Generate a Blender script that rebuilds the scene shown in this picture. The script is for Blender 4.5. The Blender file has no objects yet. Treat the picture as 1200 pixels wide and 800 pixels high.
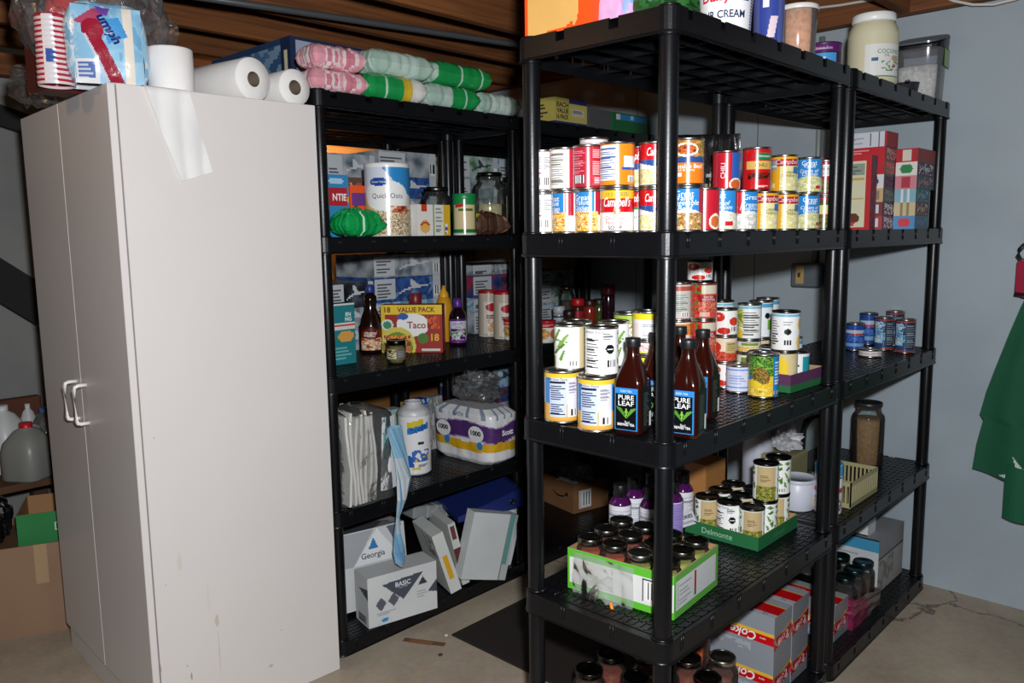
import bpy, math, random
from mathutils import Vector, Matrix, noise
random.seed(7)
PI = math.pi
S = bpy.context.scene
COL = S.collection

# ------------------------------------------------------------------ camera
CAM = Vector((-1.4007, -0.8832, 1.3742))
YAW, PIT, ROL, FPX = 0.758, 0.1324, -0.0139, 942.61
_d = Vector((math.cos(YAW)*math.cos(PIT), math.sin(YAW)*math.cos(PIT), -math.sin(PIT)))
_r = Vector((math.sin(YAW), -math.cos(YAW), 0)); _u = _r.cross(_d)
_r2 = _r*math.cos(ROL) + _u*math.sin(ROL); _u2 = -_r*math.sin(ROL) + _u*math.cos(ROL)
cd = bpy.data.cameras.new('camera'); cam = bpy.data.objects.new('camera', cd); COL.objects.link(cam)
cd.sensor_width = 36; cd.lens = FPX/1200*36; cd.clip_start = .02
cam.matrix_world = Matrix(((_r2.x, _u2.x, -_d.x, CAM.x), (_r2.y, _u2.y, -_d.y, CAM.y), (_r2.z, _u2.z, -_d.z, CAM.z), (0, 0, 0, 1)))
S.camera = cam
def ray(px, py): return _d + _r2*((px-600)/FPX) - _u2*((py-400)/FPX)
def atz(px, py, z): v = ray(px, py); return CAM + v*((z-CAM.z)/v.z)
def aty(px, py, y): v = ray(px, py); return CAM + v*((y-CAM.y)/v.y)
def atx(px, py, x): v = ray(px, py); return CAM + v*((x-CAM.x)/v.x)
T = [0, 1.8139, 1.3734, .9329, .4924, .0519]          # deck heights of the five tiers, top first

# ------------------------------------------------------------------ colours and materials
def lin(c): return c/12.92 if c <= .04045 else ((c+.055)/1.055)**2.4
_cc = {}
def H(s):
    if not isinstance(s, str): return s
    if s not in _cc: _cc[s] = tuple(lin(int(s[i:i+2], 16)/255) for i in (0, 2, 4)) + (1,)
    return _cc[s]
M = {}
def mat(name, rough=.5, metal=0, spec=.5, coat=0, bump=0, bscale=60, vary=0, vscale=8, col=None):
    m = bpy.data.materials.new(name); m.use_nodes = True; nt = m.node_tree; n = nt.nodes; b = n['Principled BSDF']
    if col is None:
        a = n.new('ShaderNodeAttribute'); a.attribute_name = 'col'; out = a.outputs['Color']
    else:
        a = n.new('ShaderNodeRGB'); a.outputs[0].default_value = H(col); out = a.outputs[0]
    if vary:
        tc = n.new('ShaderNodeTexCoord'); nz = n.new('ShaderNodeTexNoise'); nz.inputs['Scale'].default_value = vscale; nz.inputs['Detail'].default_value = 5
        nt.links.new(tc.outputs['Object'], nz.inputs['Vector'])
        mr = n.new('ShaderNodeMapRange'); mr.inputs[1].default_value = .3; mr.inputs[2].default_value = .7; mr.inputs[3].default_value = 1-vary; mr.inputs[4].default_value = 1+vary
        nt.links.new(nz.outputs['Fac'], mr.inputs[0])
        mx = n.new('ShaderNodeVectorMath'); mx.operation = 'SCALE'
        nt.links.new(out, mx.inputs[0]); nt.links.new(mr.outputs[0], mx.inputs['Scale']); out = mx.outputs[0]
    nt.links.new(out, b.inputs['Base Color'])
    b.inputs['Roughness'].default_value = rough; b.inputs['Metallic'].default_value = metal
    b.inputs['Specular IOR Level'].default_value = spec; b.inputs['Coat Weight'].default_value = coat
    if bump:
        tc = n.new('ShaderNodeTexCoord'); nz = n.new('ShaderNodeTexNoise'); nz.inputs['Scale'].default_value = bscale; nz.inputs['Detail'].default_value = 4
        bp = n.new('ShaderNodeBump'); bp.inputs['Strength'].default_value = bump; bp.inputs['Distance'].default_value = .004
        nt.links.new(tc.outputs['Object'], nz.inputs['Vector']); nt.links.new(nz.outputs['Fac'], bp.inputs['Height']); nt.links.new(bp.outputs[0], b.inputs['Normal'])
    M[name] = m; return m
mat('print', .24, spec=.6)
mat('card', .6, vary=.05, bump=.1)
mat('matte', .85, vary=.06, bump=.15, bscale=90)
mat('gloss', .12, coat=.3)
mat('film', .22, spec=.7, bump=.5, bscale=45)
mat('steel', .28, 1)
mat('food', .7, vary=.25, vscale=90, bump=.4, bscale=120)
mat('plastic', .38)
mat('black_plastic', .32, spec=.37, col='0d0e11', vary=.12, vscale=25, bump=.05, bscale=250)
mat('laminate', .38, spec=.35, col='d8d2cf', vary=.015, vscale=3)
mat('wood', .75, vary=.25, vscale=4, bump=.3, bscale=30)
def clear(name, tint, white, rough, bump, bscale=40, fac=.0):
    m = bpy.data.materials.new(name); m.use_nodes = True; nt = m.node_tree; n = nt.nodes; n.remove(n['Principled BSDF'])
    tr = n.new('ShaderNodeBsdfTransparent'); tr.inputs[0].default_value = H(tint)
    di = n.new('ShaderNodeBsdfDiffuse'); di.inputs[0].default_value = (.8, .8, .82, 1)
    gl = n.new('ShaderNodeBsdfGlossy'); gl.inputs['Roughness'].default_value = rough
    fr = n.new('ShaderNodeFresnel'); fr.inputs[0].default_value = 1.45
    m1 = n.new('ShaderNodeMixShader'); m1.inputs[0].default_value = white
    m2 = n.new('ShaderNodeMixShader')
    nt.links.new(tr.outputs[0], m1.inputs[1]); nt.links.new(di.outputs[0], m1.inputs[2])
    nt.links.new(fr.outputs[0], m2.inputs[0]); nt.links.new(m1.outputs[0], m2.inputs[1]); nt.links.new(gl.outputs[0], m2.inputs[2])
    nt.links.new(m2.outputs[0], n['Material Output'].inputs[0])
    if bump:
        tc = n.new('ShaderNodeTexCoord'); nz = n.new('ShaderNodeTexNoise'); nz.inputs['Scale'].default_value = bscale; nz.inputs['Detail'].default_value = 3
        bp = n.new('ShaderNodeBump'); bp.inputs['Strength'].default_value = bump; bp.inputs['Distance'].default_value = .01
        nt.links.new(tc.outputs['Object'], nz.inputs['Vector']); nt.links.new(nz.outputs['Fac'], bp.inputs['Height'])
        nt.links.new(bp.outputs[0], gl.inputs['Normal']); nt.links.new(bp.outputs[0], fr.inputs['Normal'])
    M[name] = m
clear('glass', 'f2f6f4', .02, .04, 0)
clear('wrap', 'f6f6f6', .07, .15, .5, 30)
clear('tissue_film', 'f0f0f0', .55, .35, .3, 30)
clear('torn_film', 'f2f2f0', .24, .22, .1, 30)
clear('tub', 'eeeef2', .12, .15, 0)

# ------------------------------------------------------------------ mesh builder
_txt = {}
def text_geo(s, shear=0, bold=0):
    k = (s, shear, bold)
    if k not in _txt:
        c = bpy.data.curves.new('t', 'FONT'); c.body = s; c.align_x = 'CENTER'; c.shear = shear; c.offset = bold; c.resolution_u = 3
        o = bpy.data.objects.new('t', c); me = bpy.data.meshes.new_from_object(o)
        vs = [v.co.copy() for v in me.vertices]; fs = [tuple(p.vertices) for p in me.polygons]
        x0 = min(v.x for v in vs); x1 = max(v.x for v in vs); y0 = min(v.y for v in vs); y1 = max(v.y for v in vs)
        _txt[k] = ([((v.x-(x0+x1)/2), (v.y-(y0+y1)/2)) for v in vs], fs, x1-x0, y1-y0)
        bpy.data.objects.remove(o); bpy.data.meshes.remove(me); bpy.data.curves.remove(c)
    return _txt[k]
class MB:
    def __init__(s): s.v = []; s.f = []; s.c = []; s.m = []; s.sm = []
    def add(s, vs, fs, col, mi=0, smooth=False):
        o = len(s.v); s.v += [tuple(v) for v in vs]
        for i, f in enumerate(fs):
            s.f.append(tuple(o+k for k in f)); s.c.append(H(col[i]) if isinstance(col, list) else H(col)); s.m.append(mi); s.sm.append(smooth)
        return s
    def box(s, x0, x1, y0, y1, z0, z1, col, mi=0, mtx=None):
        vs = [(x, y, z) for z in (z0, z1) for y in (y0, y1) for x in (x0, x1)]
        if mtx: vs = [tuple(mtx @ Vector(v)) for v in vs]
        return s.add(vs, [(0, 2, 3, 1), (4, 5, 7, 6), (0, 1, 5, 4), (2, 6, 7, 3), (0, 4, 6, 2), (1, 3, 7, 5)], col, mi)
    def rbox(s, x0, x1, y0, y1, z0, z1, b, col, mi=0, mtx=None):       # box with chamfered edges
        vs = []; fs = []
        xs, ys, zs = (x0, x1), (y0, y1), (z0, z1); idx = {}
        for i in (0, 1):
            for j in (0, 1):
                for k in (0, 1):
                    sx, sy, sz = (b if i == 0 else -b), (b if j == 0 else -b), (b if k == 0 else -b)
                    for a, p in (('x', (xs[i], ys[j]+sy, zs[k]+sz)), ('y', (xs[i]+sx, ys[j], zs[k]+sz)), ('z', (xs[i]+sx, ys[j]+sy, zs[k]))):
                        idx[i, j, k, a] = len(vs); vs.append(p)
        g = lambda i, j, k, a: idx[i, j, k, a]
        for i in (0, 1):
            q = [g(i, 0, 0, 'x'), g(i, 1, 0, 'x'), g(i, 1, 1, 'x'), g(i, 0, 1, 'x')]; fs.append(q if i else q[::-1])
            q = [g(0, i, 0, 'y'), g(1, i, 0, 'y'), g(1, i, 1, 'y'), g(0, i, 1, 'y')]; fs.append(q[::-1] if i else q)
            q = [g(0, 0, i, 'z'), g(1, 0, i, 'z'), g(1, 1, i, 'z'), g(0, 1, i, 'z')]; fs.append(q if i else q[::-1])
        for i in (0, 1):
            for j in (0, 1):
                w = i == j
                q = [g(i, j, 0, 'x'), g(i, j, 1, 'x'), g(i, j, 1, 'y'), g(i, j, 0, 'y')]; fs.append(q if w else q[::-1])
                q = [g(i, 0, j, 'x'), g(i, 1, j, 'x'), g(i, 1, j, 'z'), g(i, 0, j, 'z')]; fs.append(q[::-1] if w else q)
                q = [g(0, i, j, 'y'), g(1, i, j, 'y'), g(1, i, j, 'z'), g(0, i, j, 'z')]; fs.append(q if w else q[::-1])
                for k in (0, 1):
                    q = [g(i, j, k, 'x'), g(i, j, k, 'y'), g(i, j, k, 'z')]; fs.append(q if (i+j+k) % 2 else q[::-1])
        if mtx: vs = [tuple(mtx @ Vector(v)) for v in vs]
        return s.add(vs, fs, col, mi)
    def lathe(s, prof, col, mi=0, n=32, ctr=(0, 0), smooth=True, capb=False, capt=False, sq=None):
        # prof: (r, z); sq: per-row superellipse exponent (2 = round)
        vs = []; fs = []
        for i, (r, z) in enumerate(prof):
            e = sq[i] if sq else 2
            for k in range(n):
                a = 2*PI*(k+.5)/n; c, t = math.cos(a), math.sin(a)
                R = r if e == 2 else r/((abs(c)**e+abs(t)**e)**(1/e))
                vs.append((ctr[0]+R*c, ctr[1]+R*t, z))
        for i in range(len(prof)-1):
            for k in range(n): fs.append((i*n+k, i*n+(k+1) % n, (i+1)*n+(k+1) % n, (i+1)*n+k))
        cl = [col[min(i, len(col)-1)] for i in range(len(prof)-1) for k in range(n)] if isinstance(col, list) else col
        s.add(vs, fs, cl, mi, smooth)
        for fl, i in ((capb, 0), (capt, len(prof)-1)):
            if fl:
                q = list(range(i*n, i*n+n)); o = len(s.v)-len(vs)
                s.f.append(tuple(o+x for x in (q if i else q[::-1]))); s.c.append(H(col[min(i, len(col)-1)] if isinstance(col, list) else col)); s.m.append(mi); s.sm.append(False)
        return s
    def tube(s, pts, r, col, mi=0, n=10, cap=True):
        pts = [Vector(p) for p in pts]; vs = []; fs = []
        t0 = (pts[1]-pts[0]).normalized(); up = Vector((0, 0, 1)) if abs(t0.z) < .9 else Vector((1, 0, 0))
        for i, p in enumerate(pts):
            t = (pts[min(i+1, len(pts)-1)]-pts[max(i-1, 0)]).normalized(); a = t.cross(up).normalized(); b = a.cross(t)
            for k in range(n): q = 2*PI*k/n; vs.append(p+(a*math.cos(q)+b*math.sin(q))*r)
        for i in range(len(pts)-1):
            for k in range(n): fs.append((i*n+k, i*n+(k+1) % n, (i+1)*n+(k+1) % n, (i+1)*n+k))
        if cap: fs += [tuple(range(n))[::-1], tuple(range((len(pts)-1)*n, len(pts)*n))]
        return s.add(vs, fs, col, mi, True)
    def grid(s, pos, nu, nv, colf, mi=0, smooth=False):
        vs = [pos(i/nu, j/nv) for j in range(nv+1) for i in range(nu+1)]
        fs = []; cs = []
        for j in range(nv):
            for i in range(nu):
                a = j*(nu+1)+i; fs.append((a, a+1, a+nu+2, a+nu+1)); cs.append(colf((i+.5)/nu, (j+.5)/nv) if callable(colf) else colf)
        return s.add(vs, fs, cs, mi, smooth)
    def text(s, t, pos, w, h, cx, cy, size, col, mi=0, shear=0, bold=0, flip=False, rot=0, wide=None):
        # text of cap height `size` centred at (cx, cy) metres on a w x h metre face; pos(u, v, lift)
        vs, fs, tw, th = text_geo(t, shear, bold); k = size/.7; kx = k if wide is None else wide/tw
        c, q = math.cos(rot), math.sin(rot); out = []
        for x, y in vs:
            x *= kx; y *= k
            if flip: x, y = -x, -y
            x, y = x*c-y*q, x*q+y*c
            out.append(pos((cx+x)/w, (cy+y)/h, .0007))
        return s.add(out, fs, col, mi)
    def mesh(s, name, mats):
        me = bpy.data.meshes.new(name); me.from_pydata(s.v, [], s.f)
        a = me.attributes.new('col', 'FLOAT_COLOR', 'FACE'); a.data.foreach_set('color', [x for c in s.c for x in c])
        for m in mats: me.materials.append(M[m])
        me.polygons.foreach_set('material_index', s.m); me.polygons.foreach_set('use_smooth', s.sm); me.update()
        return me

# ------------------------------------------------------------------ objects
def link(name, me, parent=None, loc=(0, 0, 0), rot=(0, 0, 0)):
    o = bpy.data.objects.new(name, me); COL.objects.link(o); o.location = loc; o.rotation_euler = rot
    if parent: o.parent = parent
    return o
def thing(name, label, cat, me=None, loc=(0, 0, 0), rot=0, group=None):
    o = link(name, me, None, loc, (0, 0, rot) if not isinstance(rot, tuple) else rot)
    o['label'] = label; o['category'] = cat
    if group: o['group'] = group
    return o
def struct(name, me): o = link(name, me); o['kind'] = 'structure'; return o

# ------------------------------------------------------------------ printed art
def paint(layers, bg='ffffff'):
    L = []
    for l in layers:
        k = l[0]
        if k in 'rel': L.append((k,)+tuple(l[1:5])+(H(l[5]),)+tuple(l[6:]))
        elif k == 'n': L.append(('n',)+tuple(l[1:5])+([H(c) for c in l[5]],)+tuple(l[6:]))
        elif k == 's': L.append(('s',)+tuple(l[1:5])+([H(c) for c in l[5]],)+tuple(l[6:]))
        elif k == 'b': L.append(l)
        elif k == 'p': L.append(('p', l[1], H(l[2])))
    bgc = H(bg)
    def f(u, v):
        c = bgc
        for l in L:
            k = l[0]
            if k == 'r':
                if l[1] <= u < l[2] and l[3] <= v < l[4]: c = l[5]
            elif k == 'e':
                if ((u-l[1])/l[3])**2+((v-l[2])/l[4])**2 < 1: c = l[5]
            elif k == 'l':                      # rows of fine print
                if l[1] <= u < l[2] and l[3] <= v < l[4]:
                    t = (v-l[3])/(l[4]-l[3])*l[6]; row = int(t)
                    if t-row < .45 and (u-l[1])/(l[2]-l[1]) < .6+.4*((row*37) % 10)/10: c = l[5]
            elif k == 'n':                      # mottled picture of food
                uu, vv = (u-l[1])/(l[2]-l[1]), (v-l[3])/(l[4]-l[3])
                if 0 <= uu < 1 and 0 <= vv < 1 and (len(l) < 8 or (2*uu-1)**2+(2*vv-1)**2 < 1):
                    q = noise.noise(Vector((u*l[6], v*l[6]*.8, len(l[5])*3.7)))+.5*noise.noise(Vector((u*l[6]*2.7, v*l[6]*2, 1.3)))
                    c = l[5][max(0, min(len(l[5])-1, int((q*.9+.5)*len(l[5]))))]
            elif k == 's':                      # soft blurred picture
                if l[1] <= u < l[2] and l[3] <= v < l[4]:
                    q = (noise.noise(Vector((u*l[6]+l[8], v*l[7], 2.1)))+.35*noise.noise(Vector((u*l[6]*2.3, v*l[7]*2.3+l[8], 5))))*.8+.5; q = max(0, min(.999, q))*(len(l[5])-1); i = int(q); t = q-i
                    c = tuple(a*(1-t)+b_*t for a, b_ in zip(l[5][i], l[5][i+1]))
            elif k == 'b':                      # bar code
                if l[1] <= u < l[2] and l[3] <= v < l[4]:
                    t = (u-l[1])/(l[2]-l[1]); c = H('f4f4f2') if t < .08 or t > .92 or v > l[4]-.012 or v < l[3]+.012 or int(t*13) % 2 == 0 else H('26262a')
            elif k == 'p':
                P = l[1]; ins = False; j = len(P)-1
                for i in range(len(P)):
                    if (P[i][1] > v) != (P[j][1] > v) and u < (P[j][0]-P[i][0])*(v-P[i][1])/(P[j][1]-P[i][1])+P[i][0]: ins = not ins
                    j = i
                if ins: c = l[2]
        return c
    return f
_body = {}
def can_body(r, h, metal='c9c9c6'):
    k = (r, h, metal)
    if k not in _body:
        b = MB(); e = .0012
        b.lathe([(r*.93, .002), (r-.001, 0), (r+e, .001), (r+e, .004), (r-.001, .0055), (r-.0012, h-.0055), (r+e, h-.004), (r+e, h-.0006), (r-.0005, h), (r-.0022, h-.0006), (r-.0026, h-.004)], metal, n=40, capb=True)
        body = b.mesh('can_body', ['steel'])
        l = MB(); l.lathe([(r-.0024, h-.0038), (r*.86, h-.0042), (r*.83, h-.0032), (r*.8, h-.0042), (r*.62, h-.0042), (r*.6, h-.0034), (r*.57, h-.0042), (.0005, h-.0042)], metal, n=32)
        _body[k] = (body, l.mesh('can_lid', ['steel']))
    return _body[k]
_lab = {}
def cyl(r, z0, z1):
    def pos(u, v, lift=0): a = 2*PI*(u-.5)-PI/2; R = r+lift; return (R*math.cos(a), R*math.sin(a), z0+(z1-z0)*v)
    return pos
def sleeve(key, r, z0, z1, layers, bg, texts=(), nu=96, nv=44, m='print'):
    k = (key, r, z0, z1)
    if k not in _lab:
        b = MB(); pos = cyl(r, z0, z1); b.grid(pos, nu, nv, paint(layers, bg), 0, True)
        for t in texts:
            s, cu, cv, size, col = t[:5]; kw = t[5] if len(t) > 5 else {}
            w, h = 2*PI*r, z1-z0; b.text(s, pos, w, h, cu*w, cv*h, size, col, **kw)
        _lab[k] = b.mesh('label_print', [m])
    return _lab[k]
def face_cam(x, y, turn=0): return math.atan2(CAM.y-y, CAM.x-x)+PI/2+math.radians(turn)
D = {}
def tin(design, label, x, y, z, r=.0335, h=.1, turn=0, group='canned food on the front rack', metal='c9c9c6', name='tin_can'):
    body, lid = can_body(r, h, metal)
    o = thing(name, label, 'can', body, (x, y, z), face_cam(x, y, turn), group)
    d = D[design]; link('label', sleeve(design, r+.0002, .0058, h-.0058, *d), o); link('lid', lid, o)
    return o
def boxmesh(w, d, h, faces, bg, texts=(), res=.006, m='card', key=None):
    # faces: dict front/left/right/top/back -> layers ; texts: (face, s, cu, cv, size, col, kw)
    b = MB(); P = facepos(w, d, h); dim = {'front': (w, h), 'back': (w, h), 'left': (d, h), 'right': (d, h), 'top': (w, d), 'bottom': (w, d)}
    for k in dim:
        q = faces.get(k); bgk = bg.get(k, bg['*']) if isinstance(bg, dict) else bg
        if q is None: b.grid(P[k], 1, 1, H(bgk))
        else: b.grid(P[k], max(4, min(90, int(dim[k][0]/res))), max(4, min(70, int(dim[k][1]/res))), paint(q, bgk))
    for t in texts:
        k, s, cu, cv, size, col = t[:6]; kw = t[6] if len(t) > 6 else {}
        W, Hh = dim[k]; b.text(s, P[k], W, Hh, cu*W, cv*Hh, size, col, **kw)
    return b.mesh('printed_box', [m])
def facepos(w, d, h):
    return {'front': lambda u, v, l=0: (-w/2+u*w, -d/2-l, v*h), 'back': lambda u, v, l=0: (w/2-u*w, d/2+l, v*h),
            'left': lambda u, v, l=0: (-w/2-l, d/2-u*d, v*h), 'right': lambda u, v, l=0: (w/2+l, -d/2+u*d, v*h),
            'top': lambda u, v, l=0: (-w/2+u*w, -d/2+v*d, h+l), 'bottom': lambda u, v, l=0: (-w/2+u*w, d/2-v*d, -l)}
def carton(name, label, cat, x0, x1, y0, y1, z, h, faces, bg, texts=(), rot=0, group=None, res=.006, m='card', tilt=None):
    me = boxmesh(x1-x0, y1-y0, h, faces, bg, texts, res, m)
    return thing(name, label, cat, me, ((x0+x1)/2, (y0+y1)/2, z), tilt if tilt else math.radians(rot), group)
def pillow(L, W, Hh, colf, seed=0, nu=26, nv=18, crink=.006, flat=.35, pw=5, lump=0):
    # soft pack lying on its base: pinched at both ends
    vs = []; fs = []; cs = []
    def P(u, v, top):
        a, c = 2*u-1, 2*v-1; t = max(0, (1-abs(a)**pw)*(1-abs(c)**4))**.55
        z = Hh*(flat+(1-flat)*t) if top else Hh*flat*(1-t)
        q = noise.noise(Vector((a*3+seed, c*3, 7*top)))+.6*noise.noise(Vector((a*8+seed, c*8, 3)))
        z += crink*q*(.3+t) if top else 0
        if lump: z += lump*t*math.sin(a*5+seed)
        sh = 1-.06*(1-abs(a))
        return (a*L/2+crink*.8*noise.noise(Vector((a*6, c*6, seed+4))), c*W/2*sh+crink*.8*noise.noise(Vector((a*6, c*6, seed+9))), max(0, z))
    b = MB()
    b.grid(lambda u, v: P(u, v, 1), nu, nv, lambda u, v: colf(u, v), 0, True)
    b.grid(lambda u, v: P(1-u, v, 0), nu, nv, lambda u, v: colf(1-u, v), 0, True)
    return b, (lambda u, v, l=0: (lambda p: (p[0], p[1], p[2]+l+.001))(P(u, v, 1)))
def crumple(R, col, mats, seed=0, n=14, amp=.35, sq=(1, 1, 1)):
    b = MB(); vs = []; fs = []
    for i in range(n+1):
        th = PI*i/n
        for k in range(2*n):
            ph = 2*PI*k/(2*n); d = Vector((math.sin(th)*math.cos(ph), math.sin(th)*math.sin(ph), math.cos(th)))
            q = 1+amp*(noise.noise(d*1.7+Vector((seed, 0, 0)))+.6*noise.noise(d*4+Vector((0, seed, 0))))
            vs.append((d.x*R*q*sq[0], d.y*R*q*sq[1], (d.z*R*q+R)*sq[2]))
    for i in range(n):
        for k in range(2*n): fs.append((i*2*n+k, (i+1)*2*n+k, (i+1)*2*n+(k+1) % (2*n), i*2*n+(k+1) % (2*n)))
    zs = min(v[2] for v in vs); vs = [(x, y, z-zs) for x, y, z in vs]
    b.add(vs, fs, col, 0, False); return b.mesh('crumpled', mats)
# ------------------------------------------------------------------ the room
XW = 1.865
def concrete():
    m = bpy.data.materials.new('concrete'); m.use_nodes = True; nt = m.node_tree; n = nt.nodes; b = n['Principled BSDF']
    tc = n.new('ShaderNodeTexCoord')
    n1 = n.new('ShaderNodeTexNoise'); n1.inputs['Scale'].default_value = 2.2; n1.inputs['Detail'].default_value = 8; n1.inputs['Roughness'].default_value = .62
    n2 = n.new('ShaderNodeTexNoise'); n2.inputs['Scale'].default_value = 45; n2.inputs['Detail'].default_value = 4
    rp = n.new('ShaderNodeValToRGB'); e = rp.color_ramp.elements
    e[0].position = .3; e[0].color = H('988a79'); e[1].position = .72; e[1].color = H('bfb09c')
    mx = n.new('ShaderNodeMix'); mx.data_type = 'RGBA'; mx.blend_type = 'OVERLAY'; mx.inputs[0].default_value = .25
    nt.links.new(tc.outputs['Object'], n1.inputs[0]); nt.links.new(tc.outputs['Object'], n2.inputs[0])
    nt.links.new(n1.outputs['Fac'], rp.inputs[0]); nt.links.new(rp.outputs[0], mx.inputs[6]); nt.links.new(n2.outputs['Color'], mx.inputs[7])
    # hairline cracks: edges of large warped cells, only where a second mask allows
    ad = n.new('ShaderNodeVectorMath'); ad.operation = 'MULTIPLY_ADD'; ad.inputs[1].default_value = (.35, .35, .35)
    nt.links.new(n1.outputs['Color'], ad.inputs[0]); nt.links.new(tc.outputs['Object'], ad.inputs[2])
    vo = n.new('ShaderNodeTexVoronoi'); vo.feature = 'DISTANCE_TO_EDGE'; vo.inputs['Scale'].default_value = .9
    nt.links.new(ad.outputs[0], vo.inputs['Vector'])
    lt = n.new('ShaderNodeMath'); lt.operation = 'LESS_THAN'; lt.inputs[1].default_value = .004; nt.links.new(vo.outputs['Distance'], lt.inputs[0])
    m2 = n.new('ShaderNodeMix'); m2.data_type = 'RGBA'; m2.inputs[7].default_value = H('4c443a')
    ml = n.new('ShaderNodeMath'); ml.operation = 'MULTIPLY'; ml.inputs[1].default_value = .7; nt.links.new(lt.outputs[0], ml.inputs[0])
    nt.links.new(ml.outputs[0], m2.inputs[0]); nt.links.new(mx.outputs[2], m2.inputs[6]); nt.links.new(m2.outputs[2], b.inputs['Base Color'])
    b.inputs['Roughness'].default_value = .6
    bp = n.new('ShaderNodeBump'); bp.inputs['Strength'].default_value = .25; bp.inputs['Distance'].default_value = .004
    nt.links.new(n2.outputs['Fac'], bp.inputs['Height']); nt.links.new(bp.outputs[0], b.inputs['Normal']); M['concrete'] = m
def wallpaint(name, c0, c1):
    m = bpy.data.materials.new(name); m.use_nodes = True; nt = m.node_tree; n = nt.nodes; b = n['Principled BSDF']
    tc = n.new('ShaderNodeTexCoord'); nz = n.new('ShaderNodeTexNoise'); nz.inputs['Scale'].default_value = 3; nz.inputs['Detail'].default_value = 6
    rp = n.new('ShaderNodeValToRGB'); rp.color_ramp.elements[0].color = H(c0); rp.color_ramp.elements[1].color = H(c1); rp.color_ramp.elements[0].position = .35; rp.color_ramp.elements[1].position = .65
    nt.links.new(tc.outputs['Object'], nz.inputs[0]); nt.links.new(nz.outputs['Fac'], rp.inputs[0]); nt.links.new(rp.outputs[0], b.inputs['Base Color'])
    b.inputs['Roughness'].default_value = .45; b.inputs['Specular IOR Level'].default_value = .3
    bp = n.new('ShaderNodeBump'); bp.inputs['Strength'].default_value = .12; bp.inputs['Distance'].default_value = .01
    nt.links.new(nz.outputs['Fac'], bp.inputs['Height']); nt.links.new(bp.outputs[0], b.inputs['Normal']); M[name] = m
def timber(name, c0, c1, axis):
    m = bpy.data.materials.new(name); m.use_nodes = True; nt = m.node_tree; n = nt.nodes; b = n['Principled BSDF']
    tc = n.new('ShaderNodeTexCoord'); mp = n.new('ShaderNodeMapping'); sc = [14, 14, 30]; sc[axis] = 1.2; mp.inputs['Scale'].default_value = sc
    nz = n.new('ShaderNodeTexNoise'); nz.inputs['Scale'].default_value = 1.6; nz.inputs['Detail'].default_value = 7; nz.inputs['Distortion'].default_value = .6
    rp = n.new('ShaderNodeValToRGB'); rp.color_ramp.elements[0].color = H(c0); rp.color_ramp.elements[1].color = H(c1); rp.color_ramp.elements[0].position = .32; rp.color_ramp.elements[1].position = .68
    nt.links.new(tc.outputs['Object'], mp.inputs[0]); nt.links.new(mp.outputs[0], nz.inputs[0]); nt.links.new(nz.outputs['Fac'], rp.inputs[0]); nt.links.new(rp.outputs[0], b.inputs['Base Color'])
    b.inputs['Roughness'].default_value = .8; M[name] = m
concrete(); wallpaint('bluegrey_paint', '9ca8b0', 'a8b4bb'); wallpaint('grey_paint', '7e807f', '8c8d8a')
timber('joist_wood', '5a3216', '8a5326', 0); timber('sill_wood', '5c3417', '86502a', 1); timber('sheathing', '8c5a2c', 'b0783f', 0)
b = MB(); b.box(-4.5, 1.98, -3.5, 3.2, -.1, 0, '999999'); struct('floor', b.mesh('floor', ['concrete']))
b = MB(); b.box(XW, XW+.1, -3.5, 3.2, 0, 2.15, '999999')
for y in (-1.68, -.46, .755, 1.37, 1.98, 2.59): b.box(XW-.0006, XW, y-.0025, y+.0025, 0, 2.15, '70767c', 1)
struct('wall_right', b.mesh('wall_right', ['bluegrey_paint', 'plastic']))
b = MB(); b.box(-4.5, XW, 3.1, 3.2, 0, 2.06, '999999'); struct('wall_back', b.mesh('wall_back', ['grey_paint']))
b = MB(); b.box(.45, XW-.01, 2.5, 2.53, 0, 1.96, '999999'); struct('wall_rear', b.mesh('wall_rear', ['sheathing']))
b = MB(); b.box(-4.5, 1.98, -3.5, 3.2, 2.39, 2.43, '999999'); struct('ceiling', b.mesh('ceiling', ['joist_wood']))
k = 0
for i in range(16):
    y = -2.95+i*.39; k += 1
    b = MB(); b.rbox(-4.5, XW-.05, y-.019, y+.019, 2.15, 2.389, .002, '999999'); struct('trim_%d' % k, b.mesh('joist', ['joist_wood']))
b = MB(); b.box(XW-.045, XW+.1, -3.5, 3.2, 2.19, 2.389, '999999'); struct('trim_%d' % (k+1), b.mesh('rim_joist', ['sill_wood']))
b = MB(); b.box(XW-.055, XW+.1, -3.5, 3.2, 2.151, 2.188, '999999'); struct('trim_%d' % (k+2), b.mesh('sill', ['sill_wood']))
b = MB(); b.box(-4.5, XW-.06, 3.02, 3.2, 2.061, 2.149, '999999'); struct('trim_%d' % (k+3), b.mesh('header', ['joist_wood']))
# stair stringers against the back wall on the left
for dz, hh, yy in ((0, .17, 2.93), (.62, .09, 2.99)):
    b = MB(); vs = []
    for y in (yy, yy+.04):
        vs += [(-1.6, y, 2.06+dz*.1), (-.2, y, .93+dz), (-.2, y, .93+dz+hh+.03), (-1.6, y, 2.06+dz*.1+hh)] if not dz else [(-1.6, y, 2.2), (.1, y, 1.72), (.1, y, 1.80), (-1.6, y, 2.3)]
    b.add(vs, [(0, 1, 2, 3), (7, 6, 5, 4), (0, 4, 5, 1), (1, 5, 6, 2), (2, 6, 7, 3), (3, 7, 4, 0)], '1d1d1f'); k += 1
    struct('trim_%d' % (k+3), b.mesh('stringer', ['matte']))
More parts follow.
